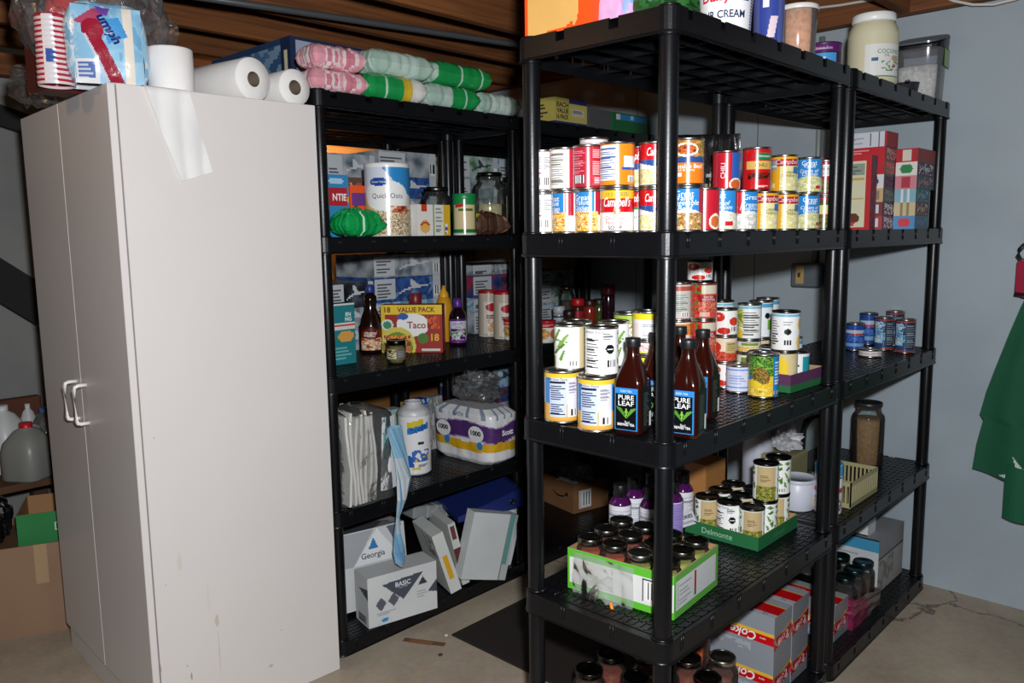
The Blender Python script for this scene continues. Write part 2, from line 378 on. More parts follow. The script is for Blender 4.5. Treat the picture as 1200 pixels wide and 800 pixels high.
# conduits, switch box and cable
for px, nm in ((960, 'thin grey conduit running up the right wall from the switch box'), (857, 'thin grey conduit on the right wall behind the rack of soup cans')):
    y = atx(px, 150, XW-.012).y; z0 = 1.245 if px == 960 else .02
    b = MB(); b.tube([(XW-.012, y, z0), (XW-.012, y, 1.7), (XW-.012, y, 2.13)], .011, '8d9492', n=12)
    c = MB()
    c.box(XW-.026, XW-.0007, y-.016, y+.016, 1.95, 1.968, '9ba1a0')
    o = thing('conduit_pipe', nm, 'pipe', b.mesh('pipe', ['plastic']), group=None); link('pipe_strap', c.mesh('strap', ['steel']), o)
b = MB(); b.tube([(-.75, 1.79, 2.133), (.16, 1.603, 2.133), (1.0, 1.43, 2.133), (1.78, 1.27, 2.133)], .012, '4a4c4e', n=12)
thing('conduit_pipe', 'long dark conduit running under the ceiling joists above the wipes', 'pipe', b.mesh('pipe', ['plastic']))
b = MB(); b.rbox(-.03, .03, -.057, .057, 0, .098, .006, '5f666c')
sw = thing('switch_box', 'grey metal switch box on the wall above the vegetable cans', 'switch box', b.mesh('switch_box', ['plastic']), (XW-.031, .507, 1.143))
b = MB(); b.rbox(-.034, -.0302, .0, .034, .014, .088, .001, 'b59a62'); link('cover_plate', b.mesh('cover_plate', ['plastic']), sw)
b = MB(); b.rbox(-.046, -.0342, .013, .021, .042, .060, .002, '3c3226'); link('toggle', b.mesh('toggle', ['plastic']), sw)
P = [atx(px, py, 1.80) for px, py in ((930, 12), (960, 9), (985, 6), (1020, 0), (1060, -7), (1100, -6), (1118, 1), (1140, 5.5), (1165, 5), (1190, -1), (1220, -12))]
b = MB(); b.tube(P, .005, 'd8d6cf', n=8); thing('electric_cable', 'white electric cable looping under the joists above the oil jar', 'cable', b.mesh('cable', ['plastic']))
# dark mat between the racks
b = MB(); b.rbox(.352, 1.6, .44, 1.085, .0005, .007, .002, '1d150f'); thing('floor_mat', 'dark brown flat mat lying on the concrete between the racks', 'mat', b.mesh('mat', ['matte']))
# a few scuffs and scraps on the floor
for px, py, s, c, l in ((523, 745, .009, 'e8e4da', 'tiny white paper scrap on the floor at the corner of the mat'), (516, 768, .012, '4a3526', 'small brown crumb on the floor beside the cabinet')):
    p = atz(px, py, 0); thing('paper_scrap' if 'paper' in l else 'dirt_crumb', l, 'scrap', crumple(s*.5, c, ['matte'], 3, 6, .6, (1.6, 1, .5)), p)
p = atz(497, 752, .0006); b = MB(); b.box(-.012, .012, -.075, .075, 0, .0008, '6e4a32'); b.box(-.016, .006, -.03, .05, .0008, .0012, '8a5d3e')
thing('tape_strip', 'worn brown tape strip stuck to the floor beside the mat', 'tape', b.mesh('tape', ['matte']), p, math.radians(28))

# ------------------------------------------------------------------ shelving racks
LU, WU, RIM, PIN = .915, .4229, .052, .0273
def shelf_mesh(cut):
    b = MB(); R = .031; C = '1b1c20'
    def loop(ins):
        pts = []; r = max(R-ins, .004); x0, x1, y0, y1 = ins, LU-ins, ins, WU-ins
        for cx, cy, a0 in ((x1-r, y1-r, 0), (x0+r, y1-r, 90), (x0+r, y0+r, 180), (x1-r, y0+r, 270)):
            for i in range(7): a = math.radians(a0+15*i); pts.append((cx+r*math.cos(a), cy+r*math.sin(a)))
        return pts
    nx = [LU*(i+.5)/7 for i in range(7)]; ny = [WU*.34, WU*.68]; hw = .012
    def dens(pts):
        # add points at the notches along straight runs; flag notch spans
        out = []
        for i, p in enumerate(pts):
            q = pts[(i+1) % len(pts)]; out.append((p, 0)); dx, dy = q[0]-p[0], q[1]-p[1]
            if abs(dx)+abs(dy) > .1:
                cs = sorted([c for c in (nx if abs(dx) > abs(dy) else ny)], reverse=(dx+dy) < 0); sg = 1 if dx+dy > 0 else -1
                for c in cs:
                    for s, fl in ((-hw, 0), (-hw, 1), (hw, 1), (hw, 0)):
                        out.append((((c+s*sg), p[1]) if abs(dx) > abs(dy) else (p[0], c+s*sg), fl))
        return out
    o = dens(loop(0)); i_ = dens(loop(.005)); n = len(o)
    zt = lambda f: -cut if f else 0
    rows = [[(p[0], p[1], -RIM) for p, f in o], [(p[0], p[1], zt(f)-.0015) for p, f in o], [(p[0]+(q[0]-p[0])*.25, p[1]+(q[1]-p[1])*.25, zt(f)) for (p, f), (q, _) in zip(o, i_)], [(p[0], p[1], zt(f)) for p, f in i_], [(p[0], p[1], -RIM) for p, f in i_]]
    vs = [v for r in rows for v in r]; fs = [(k*n+i, k*n+(i+1) % n, (k+1)*n+(i+1) % n, (k+1)*n+i) for k in range(4) for i in range(n)] + [(4*n+i, 4*n+(i+1) % n, (i+1) % n, i) for i in range(n)]
    b.add(vs, fs, C)
    lip = loop(-.0022); lp = loop(0)                                 # rolled lower lip
    vs = [(x, y, -RIM) for x, y in lip]+[(x, y, -RIM+.004) for x, y in lip]+[(x, y, -RIM+.006) for x, y in lp]; m = len(lip)
    b.add(vs, [(k*m+i, k*m+(i+1) % m, (k+1)*m+(i+1) % m, (k+1)*m+i) for k in range(2) for i in range(m)], C, 0, True)
    d = loop(.004); b.add([(x, y, -.0020) for x, y in d]+[(x, y, -.007) for x, y in d], [tuple(range(m)), tuple(range(m, 2*m))[::-1]], C)
    for i in range(21): y = .018+i*(WU-.036)/20; b.box(.03, LU-.03, y-.003, y+.003, -.0042, -.0004, C)
    for i in range(25): x = .03+i*(LU-.06)/24; b.box(x-.003, x+.003, .015, WU-.015, -.0042, -.0004, C)
    for y in (.09, .17, .255, .335): b.box(.006, LU-.006, y-.002, y+.002, -.036, -.0075, C)
    for x in (.115, .23, .345, .4575, .57, .685, .8): b.box(x-.002, x+.002, .006, WU-.006, -.030, -.0075, C)
    for cx in (PIN, LU-PIN):
        for cy in (PIN, WU-PIN): b.lathe([(.0235, -RIM-.002), (.0235, -.009)], C, n=20, ctr=(cx, cy)); b.lathe([(.0225, 0), (.0245, .0004), (.0235, .004), (.0212, .005)], C, n=20, ctr=(cx, cy))
    def rib(x, y, ax):
        for s in (-.0042, .0042):
            q = (x+s*ax, y+s*(1-ax)); b.tube([(q[0], q[1], -.033), (q[0], q[1], -.001)], .0013, C, n=6)
    if cut > .01: return b.mesh('rack_shelf', ['black_plastic'])
    for x in nx: rib(x, -.0004, 1); rib(x, WU+.0004, 1)
    for y in ny: rib(-.0004, y, 0); rib(LU+.0004, y, 0)
    return b.mesh('rack_shelf', ['black_plastic'])
SH = shelf_mesh(.003); SHT = shelf_mesh(.022); _pm = {}
def post_mesh(z0, z1):
    k = round(z1-z0, 3)
    if k not in _pm:
        b = MB(); h = z1-z0; b.lathe([(.0198, 0), (.0203, .004), (.0203, h-.004), (.0198, h)], '1b1c20', n=28, capb=True, capt=True); _pm[k] = b.mesh('rack_post', ['black_plastic'])
    return _pm[k]
def rack(x, y, label):
    r = thing('shelving_rack', label, 'shelving', None, (x, y, 0), 0, 'black plastic shelving racks')
    for k in range(1, 6): link('shelf', SH if k > 1 else SHT, r, (0, 0, T[k]))
    for k in range(1, 5):
        z0, z1 = T[k+1]+.001, T[k]-RIM
        for cx in (PIN, LU-PIN):
            for cy in (PIN, WU-PIN): link('post', post_mesh(z0, z1), r, (cx, cy, z0))
    return r
RX = .9235
rack(0, 0, 'black plastic rack nearest the camera, full of soup cans')
rack(RX, 0, 'black plastic rack against the right wall, end of the front row')
rack(.002, 1.24, 'black plastic rack beside the white cabinet, with wipes on top')
rack(RX+.002, 1.24, 'black plastic rack in the middle row against the right wall, behind the soup cans')
rack(.03, 1.672, 'rear black rack behind the taco box, stacked with model kits')
rack(.947, 1.672, 'rear black rack by the right wall, behind the glass jars and spice bottles')

# ------------------------------------------------------------------ white cabinet
th = -.044; CB = Matrix.Translation((-.603, 1.217, 0)) @ Matrix.Rotation(th, 4, 'Z'); DD, WW, HH = .572, .802, 1.755
cab = thing('storage_cabinet', 'tall white laminate two-door cabinet standing left of the racks', 'cabinet', None, (-.603, 1.217, 0), th)
b = MB(); b.rbox(.022, DD, .0, .016, 0, HH, .0015, 'd8d2cf')
for px, py, wd, hh, c in ((256, 728, 5, 16, 'c4bbab'), (259, 765, 1.6, 60, 'c9c2b8'), (213, 660, 5, 22, 'd0cabf'), (227, 794, 2, 10, 'a5958a'), (191, 786, 2, 9, 'a0928a'), (222, 782, 2, 2, 'a39a94'), (330, 738, 1.6, 1.6, '9a928e'), (318, 780, 6, 4, 'b9b2ac'), (197, 687, 1.5, 1.5, 'a39c98'), (246, 700, 3, 40, 'd3cdc6'), (183, 514, 1.5, 1.5, 'a39c98')):
    p = aty(px, py, 1.2); q = atz(px, py, 0); x = p.x+.603; k = p.z; s_ = .0023
    n_ = 10; b.add([(x+wd*s_*.5*math.cos(2*PI*i/n_)*(1+.3*math.sin(i*3)), -.0004, k+hh*s_*.5*math.sin(2*PI*i/n_)) for i in range(n_)], [tuple(range(n_))], c, 1)
link('side_panel', b.mesh('panel', ['laminate', 'plastic']), cab)
b = MB(); b.rbox(.022, DD, WW-.016, WW, 0, HH, .0015, 'd8d2cf'); link('side_panel', b.mesh('panel', ['laminate']), cab)
b = MB(); b.rbox(.022, DD-.004, .0165, WW-.0165, HH-.018, HH-.0005, .001, 'd8d2cf'); link('top_panel', b.mesh('panel', ['laminate']), cab)
b = MB(); b.rbox(DD-.008, DD-.002, .0165, WW-.0165, .05, HH-.019, .001, 'cfc9c6'); link('back_panel', b.mesh('panel', ['laminate']), cab)
b = MB(); b.rbox(.006, .0218, .0165, WW-.0165, .001, .0785, .001, 'd8d2cf'); link('toe_kick', b.mesh('panel', ['laminate']), cab)
mid = WW*.51
for y0, y1, hy in ((.0, mid-.0015, mid-.045), (mid+.0015, WW, mid+.045)):
    b = MB(); b.rbox(0, .0185, y0, y1, .08, HH-.001, .0015, 'd8d2cf'); d = link('door', b.mesh('door', ['laminate']), cab)
    zc = .905; q = .056
    b = MB(); b.tube([(.0, hy, zc-q), (-.022, hy, zc-q), (-.03, hy, zc-q+.003), (-.034, hy, zc-q+.012), (-.034, hy, zc+q-.012), (-.03, hy, zc+q-.003), (-.022, hy, zc+q), (0, hy, zc+q)], .0055, 'f2f0ec', n=10)
    link('handle', b.mesh('handle', ['gloss']), d)
# ------------------------------------------------------------------ can labels (u .5 faces front)
def nutri(u0, u1, v0=.08, v1=.92, ink='55575c'):
    return [('r', u0, u1, v0, v1, 'fbfbf8'), ('l', u0+.01, u1-.01, v0+.03, v1-.12, ink, 13), ('r', u0+.01, u1-.01, v1-.1, v1-.05, ink), ('r', u0+.01, u1-.01, v1-.30, v1-.275, ink), ('r', u0+.01, u1-.01, v0+.12, v0+.15, ink)]
def LEAF(u): return [('p', [(u, .9), (u+.05, .96), (u+.11, .88), (u+.05, .84)], '5f8a44'), ('p', [(u+.02, .72), (u+.09, .82), (u+.1, .74), (u+.05, .68)], '44702e'), ('p', [(u, .66), (u+.03, .62), (u+.08, .48), (u+.04, .46)], '6f9a50'), ('p', [(u+.05, .42), (u+.1, .5), (u+.11, .34), (u+.08, .28)], '4f7c38'), ('p', [(u, .36), (u+.03, .34), (u+.05, .18), (u+.01, .22)], '6a9448')]
G1 = ['d8b45e', 'f0d58c', 'b9803a', 'f7e8b8']
D['white_back'] = ([('r', .30, .36, .45, 1, 'b5283a'), ('r', .64, .8, .35, 1, 'b5283a'), ('l', .4, .62, .55, .92, '8d9096', 9), ('r', .43, .5, .4, .45, 'd2567c'), ('b', .42, .58, .1, .34)], 'f1efec', ())
D['pink_back'] = ([('r', .55, .75, 0, 1, 'c7283c')]+nutri(.3, .53, .05, .95, '8a8478')+[('r', .2, .3, 0, 1, 'c7283c')], 'f4ece0', ())
D['noodle'] = ([('r', .28, .56, .5, 1, '2f86c8'), ('r', .57, .68, .3, 1, 'b02038'), ('n', .25, .6, 0, .5, ['f2c65a', 'e39a2c', 'fae7a8', 'c9762a'], 26), ('r', .6, .68, 0, .4, 'f4efe2'), ('l', .7, .82, .05, .95, '6e7076', 14)], 'f6f3ee',
    (('Great', .42, .86, .012, 'ffffff'), ('Value', .42, .74, .012, 'ffffff'), ('Chicken', .42, .60, .009, 'ffffff'), ('Noodle', .42, .53, .009, 'ffffff')))
D['red_back'] = ([('r', .2, .5, 0, 1, 'b3243a'), ('l', .3, .48, .35, .92, 'd8838c', 16), ('r', .48, .52, 0, 1, 'cf3a4c'), ('l', .55, .72, .3, .95, 'f0c4c8', 14), ('b', .34, .46, .08, .3), ('r', .56, .7, .04, .26, 'dd6a76'), ('l', .57, .69, .06, .24, 'f2d4d6', 5)], 'c2243a', ())
D['orange_back'] = (nutri(.28, .5, .12, .97, '4a64a0')+[('r', .56, .75, .36, .7, 'eef0f4'), ('r', .54, .75, .36, .43, '3450b0'), ('b', .6, .72, .06, .22)], 'e88a1e', ())
D['campbell_family'] = ([('r', 0, 1, .80, 1, 'f2c022'), ('r', 0, 1, .46, .80, 'd3121c'), ('e', .5, .46, .035, .08, 'c9a14e'), ('e', .5, .46, .024, .055, '8a6b2c')], 'f6f4f0',
    (('12.2 oz SIZE', .5, .9, .007, '3c4a86'), ("Campbell's", .5, .68, .019, 'ffffff', {'shear': .3, 'bold': .012, 'wide': .062}), ('Chicken', .47, .31, .0085, 'c22a34'), ('Noodle', .47, .2, .0085, 'c22a34'), ('SOUP', .48, .07, .0085, '2a2a30', {'bold': .02})))
D['campbell'] = ([('r', 0, 1, .56, 1, 'c81421'), ('r', 0, 1, .54, .57, 'f0ead8'), ('n', .25, .75, .03, .38, ['e9dca4', 'd9c877', 'f4efcf', 'c9b65c'], 20), ('p', [(.2, .58), (.45, .44), (.8, .56), (.8, .6), (.2, .62)], '2d4f92')], 'f3f1ec', (("Campbell's", .5, .78, .017, 'ffffff', {'shear': .3, 'bold': .01, 'wide': .055}), ('Cream', .5, .46, .006, '333333', {'shear': .3})))
D['campbell_green'] = ([('r', 0, 1, .62, 1, 'c81421'), ('r', 0, 1, .54, .62, '2f8a44'), ('r', .62, .7, .0, 1, 'f4f4f4'), ('l', .63, .7, .05, .95, '6a6a70', 12)], 'f0eee8', (("Campbell's", .46, .82, .017, 'ffffff', {'shear': .3, 'bold': .01, 'wide': .05}), ('Cream of', .48, .36, .007, '4a4a4a', {'shear': .3})))
D['veg_beef'] = ([('r', .33, .62, .42, 1, '2b86cc'), ('e', .5, .2, .2, .3, 'f3e9d6'), ('n', .32, .72, 0, .42, ['9a5a34', 'd0a06a', '6f7f3a', 'c77b4a', 'e8cfa4'], 24), ('r', .2, .31, .2, 1, 'a51c30'), ('r', .68, .8, 0, 1, 'b02038')], 'b5283c',
    (('Great', .47, .88, .012, 'ffffff'), ('Value', .47, .78, .012, 'ffffff'), ('Vegetable', .48, .64, .011, 'ffffff', {'shear': .2}), ('Beef', .48, .52, .012, 'ffffff', {'shear': .2})))
D['orange_beef'] = ([('n', .2, .8, .62, 1, ['7a4a26', 'b3682e', '5f7a34', 'd08a4a'], 18), ('e', .48, .78, .13, .16, 'f0e6d4'), ('n', .37, .59, .67, .9, ['a8431c', 'c9692e', '7a2f14'], 22, 1), ('r', 0, 1, .48, .62, '274a86'), ('r', 0, 1, 0, .48, 'e8791c'), ('r', .3, .44, .16, .25, 'efe9f4')], 'e8791c', (('Vegetable Beef', .48, .38, .009, 'ffffff'), ('rich & hearty', .48, .3, .005, 'ffffff')))
D['red_script'] = ([('r', .56, .75, .0, 1, '2a5fae'), ('e', .62, .12, .09, .18, 'f0e8d8'), ('e', .62, .12, .07, .14, 'd0602c'), ('r', .35, .42, .05, .95, 'ad1c2c')], 'c51c2e', (('CHILI', .46, .5, .011, 'ffffff', {'rot': PI/2}),))
D['red_list'] = ([('l', .36, .5, .05, .95, 'f3d8da', 12), ('e', .63, .2, .08, .2, 'f0ead8'), ('e', .63, .2, .06, .15, 'cf6a2e'), ('r', .34, .46, .02, .24, 'f4e4e4'), ('l', .35, .45, .04, .22, 'b02038', 4)], 'bd1f31', ())
D['mushroom_blue'] = ([('r', .3, .66, .44, 1, '2b86cc'), ('e', .48, .1, .3, .38, 'ebe7da'), ('n', .36, .68, 0, .4, ['e6e2d2', 'd3cdb6', 'f4f1e6'], 16), ('r', .66, .76, .4, 1, 'a51c30'), ('r', .53, .63, .08, .2, 'c8242e')], 'a51c30',
    (('Great', .44, .88, .012, 'ffffff'), ('Cream of', .45, .68, .010, 'ffffff', {'shear': .2}), ('Mushroom', .46, .57, .010, 'ffffff', {'shear': .2})))
D['mushroom_red'] = ([('r', .5, .8, .38, 1, '2b86cc'), ('e', .56, .15, .25, .34, 'e3e3de'), ('n', .42, .75, 0, .38, ['d8d6cc', 'c2c0b4', 'efeee8'], 14), ('r', .2, .5, .4, 1, 'c01f32')], 'c01f32', (('Great', .6, .86, .012, 'ffffff'), ('Cream', .58, .66, .011, 'ffffff', {'shear': .2}), ('Mushroom', .6, .56, .009, 'ffffff', {'shear': .2})))
D['gold_cream'] = ([('r', .2, .46, 0, .72, 'e9a51e'), ('r', .46, .8, 0, .72, 'e4dca2'), ('n', .46, .78, .04, .6, ['e8e0a8', 'd6cb84', 'f2edc8'], 18), ('r', 0, 1, .72, .94, 'a81c34'), ('r', .3, .42, .62, .9, '9aa0a8'), ('r', .3, .42, .7, .74, 'dfe3e6'), ('r', .62, .76, .5, .7, '3a76b4'), ('r', .33, .4, .1, .22, 'f0d9a0')], 'e9a51e', (('Campbell', .56, .83, .012, 'f4dccc', {'shear': .3}), ('Cream', .57, .55, .008, '4a3c20'), ('Chicken', .57, .45, .008, '4a3c20')))
D['celery_blue'] = ([('r', .36, .72, .42, 1, '2b86cc'), ('r', .2, .36, 0, 1, 'a51c30'), ('e', .56, .12, .26, .36, 'd9d79c'), ('n', .36, .76, 0, .4, ['d6d69a', 'c2c27a', 'e8e8c0'], 14), ('r', .62, .7, .08, .18, 'c8242e')], 'a51c30', (('Great', .54, .88, .012, 'ffffff'), ('Value', .54, .79, .010, 'ffffff'), ('Cream of', .54, .64, .009, 'ffffff', {'shear': .2}), ('Chicken', .55, .54, .009, 'ffffff', {'shear': .2})))
D['chili_red'] = ([('r', .5, .68, .72, .92, '1f7a4a'), ('r', .38, .72, .5, .70, 'd8b25c'), ('n', .4, .74, .24, .42, ['3a120c', '6a2414', 'b01a1e'], 18), ('l', .5, .66, .05, .1, 'f0c8c0', 2)], 'c4161e', (('Homestyle', .59, .82, .005, 'ffffff'), ('CHILI', .55, .6, .009, '3a1a10')))
D['olive'] = ([('r', 0, 1, .45, .75, 'd8d68e'), ('r', 0, 1, .9, 1, 'b02038'), ('r', 0, 1, .42, .45, 'b02038'), ('n', 0, 1, 0, .42, ['5a5a22', '7a7830', '3a3c16'], 20)], '4c4e22', ())
D['plain_red'] = ([('r', .3, .7, .55, .9, 'e6e6e6'), ('l', .32, .68, .58, .88, '7a7a80', 5), ('n', .2, .8, .05, .4, ['6a5f34', '8a7d46', '4a4422'], 16)], 'a81c30', ())
D['nutri_blue'] = ([('r', 0, 1, .9, 1, 'f0c83a'), ('r', 0, 1, .04, .36, 'e2ae52'), ('r', 0, 1, 0, .04, 'd9a24a'), ('r', .3, .38, .36, .9, '3c86c8'), ('r', .36, .52, .1, .86, 'c6d2ee'), ('l', .37, .51, .16, .78, '30364a', 13), ('r', .365, .515, .80, .84, '1e2230'), ('r', .365, .515, .68, .70, '1e2230'), ('r', .365, .515, .13, .155, '1e2230'), ('r', .53, .66, .08, .9, 'e6e4f0'), ('l', .54, .64, .6, .84, '9a98a8', 7), ('b', .54, .635, .1, .26), ('r', .66, .76, .36, .9, '4a94d2')], 'd6dcf2', (('Nutrition Facts', .435, .885, .006, '2a2a2a'),))
D['green_beans_white'] = ([('p', [(.28, .6), (.40, .95), (.43, .94), (.33, .6)], '6f9a44'), ('p', [(.36, .5), (.50, .86), (.52, .82), (.41, .48)], '86ac56'), ('p', [(.30, .35), (.46, .62), (.48, .58), (.35, .33)], '5a8434'), ('p', [(.33, .72), (.50, .66), (.50, .62), (.34, .67)], '7aa44c'), ('p', [(.40, .2), (.46, .45), (.48, .44), (.44, .18)], '6f9a44'), ('r', .62, .78, 0, 1, 'd9c69a'), ('n', .2, .34, 0, .3, ['8a8a34', 'a8a850', '5f6a22'], 22), ('b', .5, .6, .06, .2)], 'f6f7f2', ())
D['facts_white'] = ([('r', .3, .46, .1, .92, 'fdfdfb'), ('l', .31, .46, .16, .84, '4a4a50', 11), ('r', .305, .46, .74, .765, '1a1a1a'), ('r', .305, .46, .3, .325, '1a1a1a'), ('r', .305, .46, .13, .155, '1a1a1a'), ('e', .57, .56, .045, .105, '17181a'), ('r', .54, .60, .55, .57, 'f2f2f2'), ('l', .5, .62, .78, .92, '7a7a80', 4), ('b', .53, .64, .14, .32), *LEAF(.66)], 'f7f7f4', (('Nutrition Facts', .385, .94, .007, '2a2a2a'),))
D['mushroom_can'] = ([('r', .25, .58, .62, 1, 'a5bc4a'), ('n', .25, .6, .05, .8, ['f6f2ea', 'd8c7a4', 'e9e0cc', '8fae48', 'f6f2ea', '9a7448'], 14), ('r', .62, .8, 0, 1, '6a4a34'), ('l', .64, .78, .1, .9, 'c8b8a0', 9)], 'f2efe6', ())
D['yellow_lid'] = ([('r', 0, 1, .74, 1, 'ecd92c'), ('r', .2, .4, 0, .6, 'e6d8d2'), ('r', .42, .7, .04, .66, 'f8f8fa'), ('l', .44, .68, .1, .6, 'a2a6b0', 7)], 'efe9e4', ())
D['pink_white'] = ([('n', .3, .7, .1, .8, ['f4e9e6', 'd79a96', 'f6f0ec', 'b8685c'], 16), ('r', 0, 1, 0, .12, 'ecd92c')], 'f4efe9', ())
D['yellow_dot'] = ([('e', .55, .5, .05, .3, '2f9a9e'), ('l', .3, .46, .3, .7, '6a6420', 3)], 'ecdc30', ())
D['tomato_red'] = ([('n', .2, .52, 0, 1, ['c22a1e', 'e0503a', 'a81c14', '3f8a34', 'd43a2c'], 9), ('r', .48, .7, .72, .98, 'd8d2b8'), ('r', .44, .7, .5, .68, 'a01828'), ('n', .44, .72, .2, .5, ['c8503a', 'e08a70', 'a83020'], 20), ('r', .46, .58, .04, .18, 'e6b4a8')], 'd4503c', (('DICED', .57, .63, .006, 'ffffff'), ('TOMATOES', .57, .55, .005, 'ffffff')))
D['tomato_white'] = ([('e', .38, .74, .09, .2, 'd0301f'), ('e', .6, .55, .07, .18, 'd83a26'), ('e', .46, .15, .1, .14, 'c92a1c'), ('e', .38, .78, .03, .05, 'f0a090'), ('b', .54, .64, .12, .34)], 'f5f3f0', ())
D['tomato_tan'] = ([('e', .36, .6, .08, .24, 'cf3020'), ('n', .25, .75, 0, .4, ['c8402a', 'd8604a', 'b02a1c'], 16), ('r', .5, .66, .35, .85, 'c8b27a'), ('l', .52, .64, .45, .8, '7a6638', 5)], 'ead9c0', ())
D['pink_facts'] = ([('r', 0, 1, .82, .95, 'b8584c'), ('r', .36, .62, .12, .78, 'c9cfc6'), ('l', .37, .61, .2, .74, '8a9088', 9), ('b', .5, .6, .06, .2)], 'e0cdc6', ())
D['carrot_white'] = ([('r', 0, 1, .78, .96, 'e8943a'), ('n', .25, .75, .6, .9, ['e8943a', 'f2b264', 'd67a24'], 16)], 'f1efec', ())
D['corn'] = ([('n', .25, .75, 0, .55, ['f2c23a', 'f8dc7a', 'e0a024', 'f6f4ea'], 20), ('r', .38, .62, .62, .9, '7a9a44')], 'f4f0df', ())
D['pear_facts'] = ([('r', 0, 1, .9, .97, '7cc0d8'), ('n', .22, .4, .35, .9, ['b8c24a', 'e6dc8a', '7f9a34'], 10), ('l', .4, .64, .1, .84, '5a5c60', 10), ('r', .42, .64, .62, .65, '2a2a2a'), ('r', .42, .64, .22, .25, '2a2a2a'), ('e', .3, .12, .1, .2, 'f0d040')], 'f6f6f2', ())
D['peach_facts'] = ([('r', 0, 1, .9, .97, '7cc0d8'), ('l', .3, .42, .14, .84, '5a5c60', 10), ('r', .3, .42, .22, .25, '2a2a2a'), ('e', .52, .5, .04, .085, '17181a'), ('r', .5, .54, .49, .51, 'f2f2f2'), ('b', .47, .57, .13, .28), ('l', .47, .6, .68, .8, '8a8a90', 3), ('e', .70, .7, .05, .16, 'ecbf3c'), ('e', .69, .2, .06, .2, 'f0d27a')], 'f5f5f3', ())
D['blue_facts'] = ([('r', 0, 1, .86, .98, '58a8cc'), ('l', .34, .5, .1, .8, '55585e', 10), ('e', .58, .62, .04, .09, '17181a'), ('r', .58, .8, .2, .5, '7ab83c')], 'eef3f5', ())
D['corn_tan'] = ([('e', .42, .6, .12, .3, 'f0cf3a'), ('n', .3, .7, 0, .4, ['e8d8a8', 'f4ecd0', 'd0b878'], 14), ('r', .55, .7, .5, .85, 'dfcc9c')], 'd9c79a', ())
D['pineapple'] = ([('r', .2, .36, 0, 1, '2f7fb8'), ('n', .3, .6, .5, 1, ['3f7a2c', '6fa83a', '2c5a20', '8ab84a'], 15), ('e', .46, .46, .1, .26, '8a5a24'), ('n', .38, .54, .22, .68, ['6a4a20', 'a8823a', '4a5a24'], 36), ('e', .36, .2, .14, .2, 'f2cf34'), ('e', .54, .16, .1, .16, 'eec030'), ('n', .28, .6, 0, .22, ['f2d23c', 'e6b42a', 'f8e06a'], 20), ('r', .6, .76, 0, 1, '1f86d0'), ('l', .62, .74, .3, .9, 'e6f2fa', 8), ('b', .6, .7, .04, .14)], 'e8c83a', (('TIDBITS', .46, .12, .006, '3a3a14'),))
D['blue_white'] = ([('r', 0, 1, .86, .9, '4a7ad8'), ('r', 0, 1, .14, .18, '4a7ad8'), ('l', .36, .64, .3, .72, '9aa6d8', 4)], 'd6daf0', ())
D['teal_white'] = ([('r', .56, .8, 0, .92, '1f9aa8'), ('l', .3, .52, .12, .84, '55585e', 10), ('r', .3, .52, .6, .63, '2a2a2a')], 'eef2f2', ())
D['red_side'] = ([('r', .5, .8, .2, .9, 'b0382c'), ('l', .3, .46, .1, .9, '7a7a7a', 8)], 'efeae4', ())
D['olives'] = ([('r', .38, .62, .40, .98, 'c9b183'), ('l', .43, .57, .55, .75, '7a643a', 4), ('n', .36, .64, 0, .40, ['7a7a2c', '9a9a44', '55581c', 'b0ac5a'], 26), *LEAF(.24), *LEAF(.66)], 'f2f4ee', ())
D['olives_side'] = ([('r', .28, .42, .0, .98, 'c9b183'), *LEAF(.48), *LEAF(.6), ('b', .52, .62, .06, .16)], 'f4f5f1', ())
D['blue_soda'] = ([('n', .2, .8, .3, 1, ['24406e', '3a78b0', '7ab0d0', '1c2c4a'], 7), ('r', .26, .46, .2, .92, '9cc4dc'), ('n', .26, .46, .4, .9, ['5a9ac4', 'c8dfe8', '3a78a8'], 12), ('l', .28, .45, .22, .38, 'f0f4f8', 3), ('r', .5, .72, .1, .95, '2a3848'), ('l', .52, .7, .15, .9, '8a98a8', 10), ('r', 0, 1, 0, .05, 'b0452c'), ('r', 0, 1, .95, 1, 'b0452c')], '2a4a78', ())
D['blue_navy'] = ([('e', .5, .5, .16, .18, 'c8442e'), ('r', 0, 1, .66, .8, 'b8cce4'), ('r', 0, 1, .12, .24, '7aaad8'), ('n', .3, .7, .3, .6, ['2a4ea0', '4a7ad0', '1f3a86'], 9)], '284a9c', ())
D['tuna'] = ([('r', .4, .6, .1, .9, 'efe6e2'), ('l', .2, .8, .3, .7, 'ad8a8a', 3)], 'd9d0cc', ())

g1 = 'soup cans on the end of the front rack'
z2 = T[2]; h2 = .0975
def endrow(px, X, des, lab, lv=0, r=.0335, h=None, turn=0, grp=g1, zz=None):
    p = atx(px, 270, X); return tin(des, lab, p.x, p.y, zz if zz is not None else z2+lv*h2, r, h or h2, turn, grp)
endrow(636, .058, 'white_back', 'white can back with grey print, bottom row, half behind the left front post')
endrow(664, .058, 'noodle', 'chicken noodle can with blue panel, bottom row, second from the left end', turn=-34)
endrow(691.5, .058, 'noodle', 'chicken noodle can with blue panel, bottom row, left of the big red and white can', turn=-6)
endrow(723, .062, 'campbell_family', 'wide red and white chicken noodle soup can with yellow top band', r=.0372)
endrow(636, .058, 'white_back', 'white can back with grey print, upper row, half behind the left front post', 1, turn=4)
endrow(662, .058, 'pink_back', 'cream and pink can back with fine print, upper row beside the red can', 1)
endrow(689, .058, 'red_back', 'all red can back with white bar code and fine print, upper row', 1)
endrow(723, .062, 'orange_back', 'orange can back with white nutrition panel, on top of the wide soup can', 1, r=.0372)
endrow(749, .176, 'campbell_green', 'red and white soup can with green stripe, bottom row behind the wide can')
endrow(749, .176, 'campbell', 'red and white cream soup can, upper row, right behind the orange can', 1, turn=-12)
